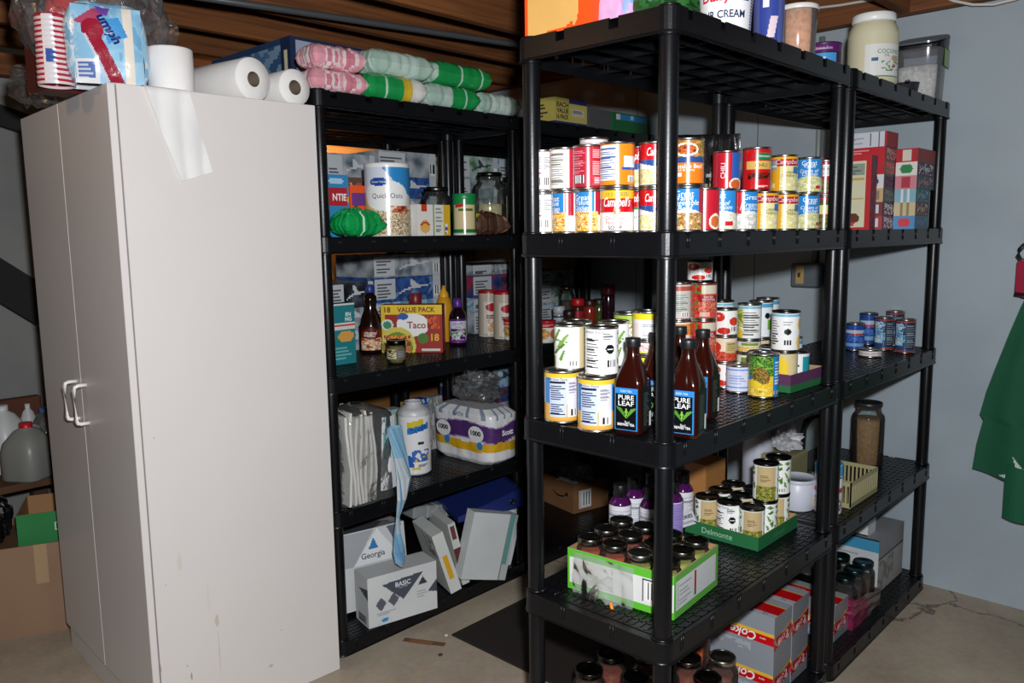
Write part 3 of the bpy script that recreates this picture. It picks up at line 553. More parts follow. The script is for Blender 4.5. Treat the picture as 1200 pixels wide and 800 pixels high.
endrow(767, .122, 'campbell', 'red and white cream soup can, bottom row, left edge of the front corner post', turn=10)
endrow(767, .122, 'campbell', 'red and white cream soup can, upper row, left edge of the front corner post', 1, turn=16)
endrow(683, .170, 'white_back', 'soup can in the second rank of the bottom row, hidden behind the noodle cans')
endrow(683, .170, 'pink_back', 'soup can in the second rank of the upper row, under the short can', 1)
endrow(696, .178, 'tuna', 'short white and red can, lid just showing above the upper row of soup cans', 2, h=.032, r=.034, grp=None)
g2 = 'soup cans along the long side of the front rack'
def longrow(px, Y, des, lab, lv=0, r=.0335, h=None, turn=0, grp=g2, zz=None):
    p = aty(px, 270, Y); return tin(des, lab, p.x, p.y, zz if zz is not None else z2+lv*h2, r, h or h2, turn, grp)
longrow(805, .052, 'veg_beef', 'vegetable beef soup can with blue panel, bottom row just right of the corner post')
longrow(805, .052, 'orange_beef', 'orange soup can with a picture of stew, upper row right of the corner post', 1, h=.101)
longrow(825, .060, 'red_list', 'red can back with white fine print, bottom row, second right of the corner post')
longrow(846, .052, 'mushroom_blue', 'cream of mushroom can with blue panel and red edge on its right side')
longrow(870, .052, 'mushroom_red', 'cream of mushroom can with red left side, under the tall red chili can')
longrow(895, .052, 'gold_cream', 'yellow gold cream soup can, bottom row, left one of the touching gold pair')
longrow(919, .052, 'gold_cream', 'yellow gold cream soup can, bottom row, right one of the touching gold pair')
longrow(944, .052, 'celery_blue', 'blue and red cream soup can at the right end of the bottom row', turn=4)
longrow(965, .062, 'olive', 'olive green can with pale band, bottom row, against the far double posts')
longrow(850, .115, 'red_script', 'red can with white vertical lettering and blue edge, beside the black pouch', 1)
longrow(885, .078, 'chili_red', 'tall bright red chili can with green patch, standing highest in the upper row', 1, h=.108, r=.0345)
longrow(917, .070, 'gold_cream', 'yellow gold cream soup can in the upper row, left of the blue one', 1, turn=-4)
longrow(946, .055, 'celery_blue', 'blue cream soup can in the upper row, right of the gold can', 1, turn=-14)
longrow(965, .062, 'plain_red', 'dark red can with white patch, upper row, against the far double posts', 1)
longrow(852, .135, 'white_back', 'white backed can in the second rank, under the can with vertical lettering')
longrow(880, .130, 'pink_back', 'cream backed can in the second rank behind the mushroom cans')
# black foil pouch standing among the soup cans
b, _ = MB(), 0
def pouch(w, h, t, colf, seed):
    b = MB()
    def P(u, v, sd):
        a = 2*u-1; k = (1-abs(a)**4)*(1-v**1.5)**.5; q = noise.noise(Vector((a*3, v*4, seed)))*.008
        return (a*w/2*(1-.05*v), sd*(t/2*k+.0015)+q*(1 if sd > 0 else 1), v*h)
    b.grid(lambda u, v: P(u, v, -1), 24, 30, colf, 0, True); b.grid(lambda u, v: P(1-u, v, 1), 24, 30, lambda u, v: colf(1-u, v), 0, True)
    return b
p = aty(820, 260, .32)
bp = pouch(.18, .272, .05, paint([('n', .5, .75, .1, .5, ['121214', '8a7a60', '121214', '3a342a', 'b0a488'], 12), ('l', .55, .8, .62, .7, 'a8a8a8', 2)], '101012'), 2)
thing('coffee_pouch', 'shiny black foil pouch standing behind the orange soup can', 'pouch', bp.mesh('pouch', ['film']), (p.x, p.y, z2), face_cam(p.x, p.y, 10))
bp = pouch(.11, .252, .035, paint([('n', .15, .6, .12, .5, ['141416', '141416', '9a8a6a', '141416'], 10), ('l', .2, .8, .58, .66, '9a9a9a', 2)], '141416'), 5)
p = aty(842, 260, .20)
thing('coffee_pouch', 'narrower black foil pouch with pale print, right of the other black pouch', 'pouch', bp.mesh('pouch', ['film']), (p.x, p.y, z2), face_cam(p.x, p.y, -14))

# ------------------------------------------------------------------ third tier of the front rack
z3 = T[3]; g3 = 'canned vegetables and fruit on the middle shelf'
def on(px, py, z, r):                                    # centre of a round base whose front edge is seen at px, py
    p = atz(px, py, z); d = Vector((p.x-CAM.x, p.y-CAM.y, 0)).normalized(); q = p+d*r; return q.x, q.y
xa, ya = on(659, 496.5, z3, .0425); tin('nutri_blue', 'large blue and yellow can back, left of the large pair by the left post', xa, ya, z3, .0425, .124, 6, 'large blue and yellow cans', name='large_can')
xb, yb = on(699, 507, z3, .0425); tin('nutri_blue', 'large blue and yellow can back beside the iced tea bottle', xb, yb, z3, .0425, .124, -4, 'large blue and yellow cans', name='large_can')
xc, yc = xa+.10, ya-.01
tin('nutri_blue', 'large can in the second rank, under the hindmost green bean can', xc+.01, yc-.06, z3, .0425, .124, 0, 'large blue and yellow cans', name='large_can')
tin('green_beans_white', 'green bean can with pods on the label, on top of the left large can', xa+.012, ya-.014, z3+.124, .0365, .108, -8, g3)
tin('facts_white', 'white can back with round black emblem, on top of the right large can', xb+.012, yb-.006, z3+.124, .0372, .112, 4, g3)
tin('green_beans_white', 'green bean can standing behind the white emblem can on the large cans', xc+.01, yc-.06, z3+.124, .0365, .11, 40, g3)
tin('nutri_blue', 'large can in the second rank behind the left large can', xa+.1, ya+.035, z3, .0425, .124, 0, 'large blue and yellow cans', name='large_can')
tin('corn', 'vegetable can at the back of the large cans, only its lid showing', xa+.1, ya+.035, z3+.124, .0365, .106, 0, g3)
p = aty(760, 400, .205); z = z3
for des, h, lab in (('yellow_lid', .062, 'can at the foot of the yellow banded stack'), ('yellow_lid', .058, 'second can up in the yellow banded stack left of the corner post'), ('yellow_dot', .03, 'flat bright yellow can with a teal dot in the middle of the stack'), ('pink_white', .036, 'flat white and pink can under the top of the yellow banded stack'), ('yellow_lid', .07, 'yellow banded white can topping the stack left of the corner post')):
    tin(des, lab, p.x, p.y, z, .0385, h, 0, g3); z += h
p = aty(737, 400, .28); tin('corn', 'plain can beneath the mushroom can', p.x, p.y, z3, .0365, .11, 0, g3); tin('facts_white', 'white can in the middle, under the mushroom can', p.x, p.y, z3+.11, .0365, .05, 0, g3)
tin('mushroom_can', 'can with sliced mushrooms on a green and white label', p.x, p.y, z3+.16, .0375, .085, -6, g3)
# iced tea bottles
tb = MB(); PF = [(.026, 0, 4), (.032, .003, 5), (.0335, .012, 6), (.0335, .112, 6), (.0325, .122, 5), (.026, .145, 3), (.0185, .165, 2.2), (.0150, .18, 2), (.0142, .196, 2), (.0142, .2, 2)]
tb.lathe([(r, z) for r, z, e in PF], '2c0c07', n=48, capb=True, sq=[e for r, z, e in PF])
TEA = tb.mesh('bottle_body', ['gloss'])
c = MB(); c.lathe([(.0165, .193), (.0172, .196), (.0172, .206)], '17171a', n=32); c.lathe([(.0172, .206), (.0172, .2115), (.016, .213), (.0005, .213)], '1c1c20', n=32); CAPM = c.mesh('cap', ['plastic'])
l = MB(); W, Hh = .054, .094
for s in range(4):
    a = s*PI/2
    def pos(u, v, lf=0, a=a): x, y = (u-.5)*W, -.0338-lf; return (x*math.cos(a)-y*math.sin(a), x*math.sin(a)+y*math.cos(a), .012+v*Hh)
    if s % 2 == 0:
        l.grid(pos, 30, 52, paint([('r', 0, 1, 0, 1, '2f7fc0'), ('r', .05, .95, .02, .985, '0c1014'), ('r', 0, 1, .87, 1, '2f86d0'),
            ('p', [(.5, .27), (.1, .52), (.02, .57), (.28, .52), (.42, .42)], '4f8a2c'), ('p', [(.5, .27), (.9, .5), (.98, .55), (.72, .52), (.58, .42)], '5f9a34'), ('p', [(.49, .28), (.44, .45), (.5, .54), (.56, .45)], '8aba4a'), ('l', .25, .75, .06, .09, '8a8a8a', 2)], '0c1014'))
        l.text('PURE', pos, W, Hh, .5*W, .78*Hh, .0105, 'f2f2ee', bold=.01, wide=.037); l.text('LEAF', pos, W, Hh, .5*W, .64*Hh, .0105, 'f2f2ee', bold=.01, wide=.037)
        l.text('ICED TEA', pos, W, Hh, .5*W, .93*Hh, .0045, 'e6f0fa'); l.text('Real', pos, W, Hh, .55*W, .2*Hh, .005, 'e6e6e6'); l.text('BREWED TEA', pos, W, Hh, .5*W, .14*Hh, .0055, 'f2f2ee', bold=.02, wide=.04)
    else:
        l.grid(pos, 30, 40, paint([('l', .2, .75, .1, .9, '4a4f48', 16), ('b', .72, .92, .04, .4)], '101410'))
TLAB = l.mesh('label_print', ['print'])
def tea(x, y, rot, lab):
    o = thing('tea_bottle', lab, 'bottle', TEA, (x, y, z3), rot, 'iced tea bottles'); link('label', TLAB, o); link('cap', CAPM, o)
for px, py, off, tw, lab in ((741, 511, .034, -24, 'iced tea bottle nearest the left, beside the large blue and yellow can'), (805, 514.5, .03, -20, 'iced tea bottle at the front right of the corner post'), (822, 493, .034, -22, 'iced tea bottle farthest right, behind the one by the corner post')):
    x, y = on(px, py, z3, off); tea(x, y, face_cam(x, y, tw), lab)
x, y = on(768, 499, z3, .034); tea(x, y, face_cam(x, y, -20), 'iced tea bottle peeking out left of the corner post')
p = aty(796, 450, .16); tea(p.x, p.y, face_cam(p.x, p.y, -20), 'iced tea bottle behind the front right one, cap showing')
# stacks of tomatoes and the fruit
def stack(px, py, r, rows, z=None):
    x, y = on(px, py, z3, r); zz = z if z is not None else z3
    for des, h, turn, lab in rows: tin(des, lab, x, y, zz, r, h, turn, g3); zz += h
    return x, y
stack(823, 459, .0355, (('tomato_red', .1, 4, 'red diced tomato can at the foot of the tallest red stack'), ('tomato_red', .1, 2, 'red diced tomato can, second up in the tallest red stack'), ('tomato_red', .103, -3, 'red diced tomato can, third up in the tallest red stack')))
x, y = on(818, 459, z3, .05); tin('tomato_white', 'dark topped white can with a tomato, on top of the tallest red stack', x, y, z3+.3035, .034, .06, 8, g3, '4a4a48')
stack(794.5, 456, .0355, (('carrot_white', .095, 0, 'white can at the foot of the stack behind the corner post'), ('carrot_white', .1, 6, 'white can with an orange band in the stack right of the corner post'), ('pink_facts', .106, 8, 'pale pink and grey can back topping the stack right of the corner post')))
stack(848.5, 455, .0335, (('tomato_white', .074, -6, 'white can with red tomatoes at the foot of the three can stack'), ('tomato_tan', .074, 4, 'tan and red tomato can in the middle of the three can stack'), ('tomato_white', .078, 8, 'white can with red tomatoes topping the three can stack')))
x, y = stack(865, 461, .033, (('blue_white', .078, 0, 'short white can with pale blue lines in front of the three can stack'),))
x, y = on(871, 447, z3, .034); q = z3
for des, h, lab in (('corn', .08, 'corn can behind the short blue lined can'), ('corn', .04, 'flat corn can in the middle of the fruit stack'), ('pear_facts', .108, 'white pear can with leaf picture, left in the upper fruit row')): tin(des, lab, x+.03, y+.0, q, .0345, h, 6, g3); q += h
x, y = stack(894, 467, .039, (('pineapple', .118, 2, 'pineapple can with a whole pineapple and a blue side panel'),))
x, y = on(893, 447, z3, .035)
tin('corn_tan', 'pale can behind the pineapple can', x+.085, y+.05, z3, .0355, .115, 0, g3); tin('blue_facts', 'white can with round black emblem behind the pineapple can', x+.085, y+.05, z3+.115, .0345, .115, 4, g3)
tin('blue_facts', 'blue banded can at the back of the upper fruit row', x+.19, y+.08, z3+.115, .0345, .115, -24, g3); tin('corn_tan', 'pale can at the back beneath the blue banded can', x+.19, y+.08, z3, .0355, .115, -24, g3)
tin('blue_facts', 'blue and green can low at the back right of the pineapple can', x+.135, y-.025, z3, .0335, .118, -20, g3)
tin('pear_facts', 'dark lidded white can in the back of the upper fruit row', x-.06, y+.105, z3+.13, .0345, .108, -10, g3, '6a6a68'); tin('corn', 'corn can at the back beneath the dark lidded can', x-.06, y+.105, z3, .0355, .13, 0, g3)
# purple and green carton tray
def tray(name, lab, w, d, h, t, x, y, z, rot, faces, bg, inner, texts=(), res=.005, grp=None):
    b = MB(); P = facepos(w, d, h)
    for k in ('front', 'left', 'right', 'back'):
        W_ = w if k in ('front', 'back') else d
        b.grid(P[k], int(W_/res), max(6, int(h/res)), paint(faces, bg))
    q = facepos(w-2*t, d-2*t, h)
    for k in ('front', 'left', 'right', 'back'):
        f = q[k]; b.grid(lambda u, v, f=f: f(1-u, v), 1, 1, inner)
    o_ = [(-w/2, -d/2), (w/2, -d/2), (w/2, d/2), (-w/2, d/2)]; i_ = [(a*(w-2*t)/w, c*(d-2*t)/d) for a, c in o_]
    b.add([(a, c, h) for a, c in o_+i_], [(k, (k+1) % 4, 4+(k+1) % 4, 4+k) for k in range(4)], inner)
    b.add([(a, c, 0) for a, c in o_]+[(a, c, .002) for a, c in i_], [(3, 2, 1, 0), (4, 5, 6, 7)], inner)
    for f_, s, cu, cv, size, col, *kw in texts:
        W_ = w if f_ in ('front', 'back') else d; b.text(s, P[f_], W_, h, cu*W_, cv*h, size, col, **(kw[0] if kw else {}))
    return thing(name, lab, 'tray', b.mesh('tray', ['card']), (x, y, z), math.radians(rot), grp)
tray('carton_tray', 'low purple and green carton tray holding cans at the end of the middle shelf', .205, .155, .05, .002, .692+.1025, .047+.0775, z3, -2,
     [('r', 0, 1, .42, 1, '5d3058'), ('r', 0, 1, .37, .42, 'dcd8d4'), ('l', .3, .5, .6, .8, 'b89ab0', 2)], '256b3c', 'a88c68')
for xx, yy, des, h, tn, lab in ((.735, .09, 'corn_tan', .108, 4, 'corn can at the front corner of the purple tray'), (.808, .088, 'teal_white', .1, 6, 'white can with teal side panel in the purple tray'), (.86, .09, 'red_side', .098, 0, 'white can with red side at the far end of the purple tray'), (.735, .163, 'corn', .1, 0, 'corn can at the back corner of the purple tray'), (.81, .163, 'blue_facts', .108, 0, 'blue topped can at the back of the purple tray')):
    tin(des, lab, xx, yy, z3+.002, .0345 if xx != .86 else .0165*1.0, h, tn, g3, '8a8a88')
tin('peach_facts', 'white peach can with round black emblem, standing on the tray can', .735, .09, z3+.11, .0372, .112, 2, g3, '7a7a78')
# ------------------------------------------------------------------ shared container builders
_gj = {}
def glass_jar(label, x, y, z, r, h, food, lidc='8c8c88', rl=.84, fill=.8, group=None, name='glass_jar', cat='jar', lab=None, turn=0, lidm='steel', glass='glass', flat=True):
    k = (r, h, rl, glass)
    if k not in _gj:
        b = MB(); s = h*.8
        b.lathe([(r*.86, .001), (r*.97, .004), (r, .012), (r, s*.93), (r*.97, s*.985), (r*rl*.98, s+h*.05), (r*rl*.94, h*.9), (r*rl*.94, h-.004)], 'ffffff', n=32, capb=True)
        _gj[k] = b.mesh('jar_glass', [glass])
    o = thing(name, label, cat, _gj[k], (x, y, z), face_cam(x, y, turn), group)
    c = MB(); f = fill*h*.8; ri = r-.0025
    c.lathe([(ri*.86, .004), (ri, .013), (ri, f-.004), (ri*.95, f), (ri*.5, f+.001), (.0005, f)], food, n=28, capb=True); link('contents', c.mesh('contents', ['food']), o)
    l = MB(); R = r*rl; l.lathe([(R*1.0, h-.016), (R*1.04, h-.014), (R*1.04, h-.0015), (R*1.0, h), (R*.92, h), (R*.9, h-.0012)], lidc, n=32)
    l.lathe([(R*.9, h-.0012), (R*.6, h-.0004), (R*.57, h-.001), (.0005, h-.001)], lidc, n=32); link('lid', l.mesh('lid', [lidm]), o)
    if lab: link('label', sleeve(lab[0], r+.0006, lab[1], lab[2], *D[lab[0]]), o)
    return o
def canister(name, label, cat, x, y, z, r0, r1, h, des, lidc, lidh=.012, turn=0, group=None, lidr=1.03, bodym='print', lidm='plastic', z0=.004):
    b = MB(); b.lathe([(r0*.97, 0), (r0, .002), (r1, h-.002), (r1*.95, h)], des if isinstance(des, str) and des not in D else 'e8e8e8', n=40, capb=True, capt=True)
    o = thing(name, label, cat, b.mesh('body', [bodym if isinstance(des, str) and des not in D else 'plastic']), (x, y, z), face_cam(x, y, turn), group)
    if des in D:
        l = MB(); pos0 = cyl(1, z0, h-.003); rr = lambda v: r0+(r1-r0)*v
        def pos(u, v, lf=0): p = pos0(u, v); R = rr(v)+.0006+lf; return (p[0]*R, p[1]*R, p[2])
        ly, bg, tx = D[des]; l.grid(pos, 110, 60, paint(ly, bg), 0, True); W, Hh = 2*PI*(r0+r1)/2, h-.003-z0
        for t in tx: l.text(t[0], pos, W, Hh, t[1]*W, t[2]*Hh, t[3], t[4], **(t[5] if len(t) > 5 else {}))
        link('label', l.mesh('label_print', ['print']), o)
    R = r1*lidr; l = MB(); l.lathe([(R*.99, h-lidh*.6), (R, h-lidh*.6+.001), (R, h+lidh*.4-.002), (R*.97, h+lidh*.4), (R*.9, h+lidh*.4), (R*.88, h+lidh*.4-.002), (.0005, h+lidh*.4-.002)], lidc, n=40)
    link('lid', l.mesh('lid', [lidm]), o); return o
def bottle(name, label, x, y, z, prof, col, capprof, capc, des=None, lr=None, lz=None, turn=0, group=None, m='gloss', cat='bottle', sq=None):
    b = MB(); b.lathe(prof, col, n=36, capb=True, sq=sq); o = thing(name, label, cat, b.mesh('bottle_body', [m]), (x, y, z), face_cam(x, y, turn), group)
    c = MB(); c.lathe(capprof, capc, n=28, capt=True); link('cap', c.mesh('cap', ['plastic']), o)
    if des: link('label', sleeve(des, lr, lz[0], lz[1], *D[des]), o)
    return o
def soft(name, label, cat, x, y, z, L, W, Hh, layers, bg, rot=0, seed=0, texts=(), m='film', group=None, crink=.006, pw=5, flat=.35, tilt=None):
    b, P = pillow(L, W, Hh, paint(layers, bg), seed, 34, 24, crink, flat, pw)
    for t in texts: b.text(t[0], P, L, W, t[1]*L, t[2]*W, t[3], t[4], **(t[5] if len(t) > 5 else {}))
    return thing(name, label, cat, b.mesh('pack', [m]), (x, y, z), tilt if tilt else math.radians(rot), group)

# ------------------------------------------------------------------ top of the front rack
z1 = T[1]
carton('cereal_box', 'bright orange box with an amber panel on the top left corner of the front rack', 'box', .032, .215, .222, .418, z1, .30,
       {'left': [('r', .05, .70, .03, 1, 'eab566'), ('r', .05, .80, .16, 1, 'eab566'), ('e', .70, .16, .10, .13, 'eab566'), ('p', [(.3, 0), (.3, .03), (.45, .05), (.62, .045), (.72, .08), (.72, 0)], 'ff5a12')], 'front': [('r', .82, 1, 0, .2, 'e03a12'), ('e', .3, .5, .25, .3, 'ff7a24')]}, 'ff5410',
       (('front', 'Rai', .26, .24, .016, '1c1410', {'bold': .02}), ('front', 'Choc', .36, .15, .016, '1c1410', {'bold': .02})), res=.003)
p = atx(730, 25, .095); bp = pouch(.115, .16, .035, paint([('p', [(.3, 0), (.5, 0), (.8, 1), (.6, 1)], 'dcaad8'), ('p', [(.45, .2), (.55, .15), (.75, .7), (.6, .75)], '9ab4e8'), ('p', [(.62, .3), (.7, .3), (.66, .6)], '7aa0e4')], 'd8a6cc'), 3)
thing('snack_pouch', 'small pink and lilac pouch leaning on the orange box', 'pouch', bp.mesh('pouch', ['film']), (p.x, p.y, z1), (math.radians(-8), 0, face_cam(p.x, p.y, 12)))
bp = pouch(.16, .12, .08, paint([('p', [(.58, .0), (.8, .0), (.72, .3), (.6, .25)], 'e8d8d8'), ('p', [(.62, .02), (.74, .02), (.68, .16)], 'c8283c'), ('n', 0, 1, .3, 1, ['1f4a24', '2c5f30', '173a1c'], 6)], '24522a'), 8)
thing('vegetable_bag', 'dark green glossy bag lying left of the sour cream tub', 'bag', bp.mesh('bag', ['film']), (.155, .125, z1), face_cam(.15, .12, 4))
bp = pouch(.10, .15, .05, paint([('n', 0, 1, 0, 1, ['c8d86a', 'e0e69a', '8fae3c', 'f0f0d0', 'aac850'], 5)], 'c8d86a'), 11)
thing('salad_bag', 'pale yellow green bag squeezed between dark green bag and sour cream tub', 'bag', bp.mesh('bag', ['film']), (.27, .165, z1), face_cam(.26, .155, -6))
D['daisy'] = ([('r', .5, .645, .60, .70, '2a3f8c'), ('r', .66, .78, .1, .95, 'dfe6f2'), ('l', .67, .77, .12, .92, '5a6a9a', 16), ('r', 0, 1, 0, .03, '3a4f9a'), ('r', .18, .36, .05, .3, 'c8d8a0')], 'f6f6f8',
    (('Daisy', .425, .66, .022, 'd8323c', {'bold': .03}), ('SOUR CREAM', .445, .38, .0165, '24345a', {'bold': .02, 'wide': .125})))
canister('sour_cream_tub', 'white sour cream tub with red script and dark blue letters on the top shelf', 'tub', .392, .105, z1, .0555, .063, .14, 'daisy', 'f2f2f4', turn=4)
D['blue_tub'] = ([('r', .4, .6, .1, .95, '3a4a9c'), ('p', [(.48, .2), (.56, .2), (.6, .55), (.52, .55)], 'e8d4dc'), ('r', .44, .5, .7, .85, 'f2f2f6')], '54609c', ())
canister('drink_mix_tub', 'narrow blue plastic tub between the sour cream and the popcorn kernels', 'tub', .572, .085, z1, .036, .038, .15, 'blue_tub', '2a3468')
def clear_canister(label, x, y, z, r, h, food, fill, lidc, name='storage_canister', r1=None):
    r1 = r1 or r; b = MB(); b.lathe([(r*.95, .001), (r, .004), (r1, h-.004), (r1*.98, h)], 'ffffff', n=36, capb=True)
    o = thing(name, label, 'canister', b.mesh('canister', ['tub']), (x, y, z), 0)
    c = MB(); rt = r+(r1-r)*fill; c.lathe([(r*.93, .004), (r*.97, .006), (rt*.97, h*fill), (rt*.6, h*fill+.004), (.0005, h*fill+.002)], food, n=28, capb=True); link('contents', c.mesh('contents', ['food']), o)
    l = MB(); l.lathe([(r1*1.03, h-.008), (r1*1.05, h-.007), (r1*1.05, h+.003), (r1*1.0, h+.005), (r1*.9, h+.003), (.0005, h+.003)], lidc, n=36); link('lid', l.mesh('lid', ['plastic']), o); return o
clear_canister('clear canister of orange popcorn kernels on the top shelf', .725, .078, z1, .043, .135, 'd9a070', .94, 'e6e2dc', r1=.049)
D['purple_can'] = ([('r', 0, 1, .74, 1, '5a2464'), ('l', .3, .7, .82, .9, 'c8a8cc', 1), ('r', .3, .62, .25, .68, '4a9ad8'), ('l', .34, .58, .3, .6, 'c8e2f4', 3), ('r', 0, 1, 0, .2, 'b8a49a')], '3a2a34', (('Value Size', .5, .86, .008, 'd8bcd8'),))
canister('coffee_can', 'dark can with purple rim and blue panel behind the popcorn kernels', 'can', .985, .115, z1, .049, .049, .088, 'purple_can', '4a2054', lidh=.006)
D['coconut'] = ([('r', .46, .72, .1, .74, 'e6e6e2'), ('r', .46, .72, .1, .125, '4a8a4a'), ('n', .56, .72, .2, .42, ['e6e6e2', '6a9a5a', 'e6e6e2', '8a6a4a'], 9), ('r', .50, .54, .42, .48, '3a6a8c'), ('e', .67, .46, .035, .07, 'b8a48a')], 'd8d2b2', (('COCONUT', .63, .6, .012, '3f7a4a'), ('OIL', .6, .52, .008, '5a5a5a')))
b = MB(); r = .073; h = .215
b.lathe([(r*.93, 0), (r, .006), (r, .155), (r*.97, .172), (r*.86, .188), (r*.80, .194), (r*.80, .204)], 'd8d2b2', n=40, capb=True)
o = thing('oil_jar', 'large cream coloured coconut oil jar with a white lid on the top shelf', 'jar', b.mesh('jar_body', ['gloss']), (1.275, .082, z1), face_cam(1.275, .082, -2))
link('label', sleeve('coconut', r+.0006, .008, .155, *D['coconut']), o)
l = MB(); l.lathe([(r*.84, .192), (r*.87, .194), (r*.87, .214), (r*.82, .217), (.0005, .217)], 'f0f0ee', n=40); link('lid', l.mesh('lid', ['plastic']), o)
clear_canister('empty looking clear jar peeking out behind the coconut oil jar', 1.30, .275, z1, .05, .13, 'a8a8a8', .15, '2c2c30')
# pitcher shaped storage container with a dark pour lid
b = MB(); b.lathe([(.066, .001), (.072, .006), (.08, .19), (.082, .2)], 'ffffff', n=40, capb=True, sq=[4, 4, 3.5, 3.5])
o = thing('storage_pitcher', 'clear pitcher of white flakes with a dark sloping lid on the top shelf', 'pitcher', b.mesh('pitcher', ['tub']), (1.75, .088, z1), math.radians(6))
c = MB(); c.lathe([(.064, .005), (.069, .008), (.075, .12), (.05, .128), (.0005, .124)], 'dcdad2', n=32, capb=True, sq=[4, 4, 3.5, 3, 2]); link('contents', c.mesh('contents', ['food']), o)
l = MB(); vs = []
for zz, k in ((.178, 1.03), (.0, 1.06), (.0, 1.02)):
    for i in range(40):
        a = 2*PI*(i+.5)/40; cx, cy = math.cos(a), math.sin(a); R = .082*k/((abs(cx)**3.5+abs(cy)**3.5)**(1/3.5)); x = R*cx
        vs.append((x, R*cy, zz if zz else .214+.026*(x/.08)+(.006 if k < 1.05 else 0)))
l.add(vs, [(j*40+i, j*40+(i+1) % 40, (j+1)*40+(i+1) % 40, (j+1)*40+i) for j in (0, 1) for i in range(40)]+[tuple(range(80, 120))], '0d121f', 0); link('pour_lid', l.mesh('lid', ['plastic']), o)
g = MB(); g.rbox(-.02, .06, -.0835, -.0805, .12, .185, .001, '6f8f3a'); link('green_sticker', g.mesh('sticker', ['print']), o)
b = MB(); b.lathe([(.028, 0), (.034, .003), (.04, .034), (.041, .036), (.038, .035), (.031, .005), (.0005, .004)], '2a2c32', n=28)
o = thing('measuring_cup', 'small dark measuring cup on the shelf edge in front of the pitcher', 'cup', b.mesh('cup', ['plastic']), (1.50, .05, z1), math.radians(200)); h_ = MB(); h_.rbox(.038, .09, -.008, .008, .028, .034, .002, '2a2c32'); link('handle', h_.mesh('handle', ['plastic']), o)

# ------------------------------------------------------------------ red boxes at the far end, second tier
gB = 'small dessert boxes stacked on the second shelf'
A1 = [('ad1f26', 'e8dcd8', 'r'), ]
rows1 = [('b84a4a', 'e8e4ea', '8a5a66'), ('8a3a44', 'e4e4e8', '5e3a4a'), ('d8b482', '9a8870', '4a6672'), ('e8e6ea', '2c3a64', '70565e'), ('c8202a', 'e86a6a', '7e6a66'), ('c8202a', 'e8a0a0', '7a5a5c')]
z = z2
desc1 = ('pale fronted dessert box at the bottom of the left stack', 'second dessert box from the bottom of the left stack', 'tan ended box, third up in the left stack', 'white ended box with round blue mark in the left stack', 'red box with pale lettering under the long red one', 'long red box under the white topped one')
for i, ((c, c2, sd), lb) in enumerate(zip(rows1, desc1)):
    h = .0465
    lay = [('r', .15, .8, .15, .85, c2)] if i < 3 else ([('e', .55, .5, .18, .38, c2)] if i == 3 else [('l', .15, .7, .1, .9, c2, 5)])
    x1 = 1.64; y1 = .172 if i < 4 else .26
    carton('dessert_box', lb+', end of the second shelf', 'box', 1.492, x1, .105, y1, z, h, {'left': lay, 'front': [('n', .1, .9, .1, .9, [sd, c2, sd], 7)]}, {'left': c, 'front': sd, '*': c}, group=gB, res=.004); z += h
carton('dessert_box', 'white and red long box lying on top of the left stack', 'box', 1.492, 1.60, .10, .285, z, .05, {'left': [('l', .1, .62, .15, .85, 'a0a4b0', 6), ('r', .70, .72, .1, .9, '6a6a70'), ('r', .84, .86, 0, 1, '6a6a70'), ('r', .95, 1, 0, 1, 'b02028')]}, {'left': 'd6d8e0', 'front': 'a84048', '*': 'b02430'}, group=gB, res=.004)
rows2 = [('5a9ad0', 'd84a5a', '6a7a88'), ('d8c49a', '9a8a60', '6a505a'), ('8ab8c8', 'e0e8ea', '4f6f78'), ('d88a92', 'b83a4a', '46626a'), ('e8e6dc', '2a8a4e', '5a4a62'), ('b8202c', 'dcd6c8', '8a4a44')]
z = z2
desc2 = ('blue ended dessert box at the bottom of the right stack', 'tan striped box, second up in the right stack', 'pale blue box, third up in the right stack', 'pink ended box in the right stack', 'white ended box with a green disc in the right stack', 'red box with pale panel topping the right stack')
for i, ((c, c2, sd), lb) in enumerate(zip(rows2, desc2)):
    h = .0457; x0 = 1.59; x1 = 1.74 if i < 3 else 1.785
    lay = [('e', .5, .5, .3, .35, c2)] if i in (0, 4) else ([('r', .3, .4, 0, 1, c2), ('r', .6, .7, 0, 1, c2)] if i in (1, 2) else [('r', .3, .7, .1, .9, c2)])
    carton('dessert_box', lb+', beside the far post', 'box', x0, x1, .03, .10, z, h, {'left': lay, 'front': [('n', .1, .9, .1, .9, [sd, c, sd, sd], 6)]}, {'left': c, 'front': sd, '*': sd}, group=gB, res=.004); z += h
carton('cracker_box', 'upright cream box with a red border beside the far double posts', 'box', 1.29, 1.342, .075, .235, z2, .235, {'left': [('r', .0, .9, .04, .93, 'd8d4b4'), ('r', .3, .86, .74, .9, '8f9a8a'), ('l', .5, .84, .76, .88, '5a5f58', 4), ('r', .2, .86, .68, .70, 'c8a850'), ('r', .3, .86, .42, .435, 'c8a850'), ('e', .66, .16, .14, .07, '6a3018'), ('e', .5, .1, .1, .05, '8a4a28'), ('r', .5, .7, .06, .1, 'c83a3a')], 'front': [('n', 0, 1, 0, 1, ['8a2a3a', '6a2434', '9a3a44', '5a4a6a'], 5)]}, 'c01e28', res=.004)
thing('snack_bag', 'crinkled brown foil bag behind the right stack of dessert boxes', 'bag', crumple(.042, '6a5a3c', ['film'], 4, 14, .5, (1.1, .7, .85)), (1.795, .16, z2))

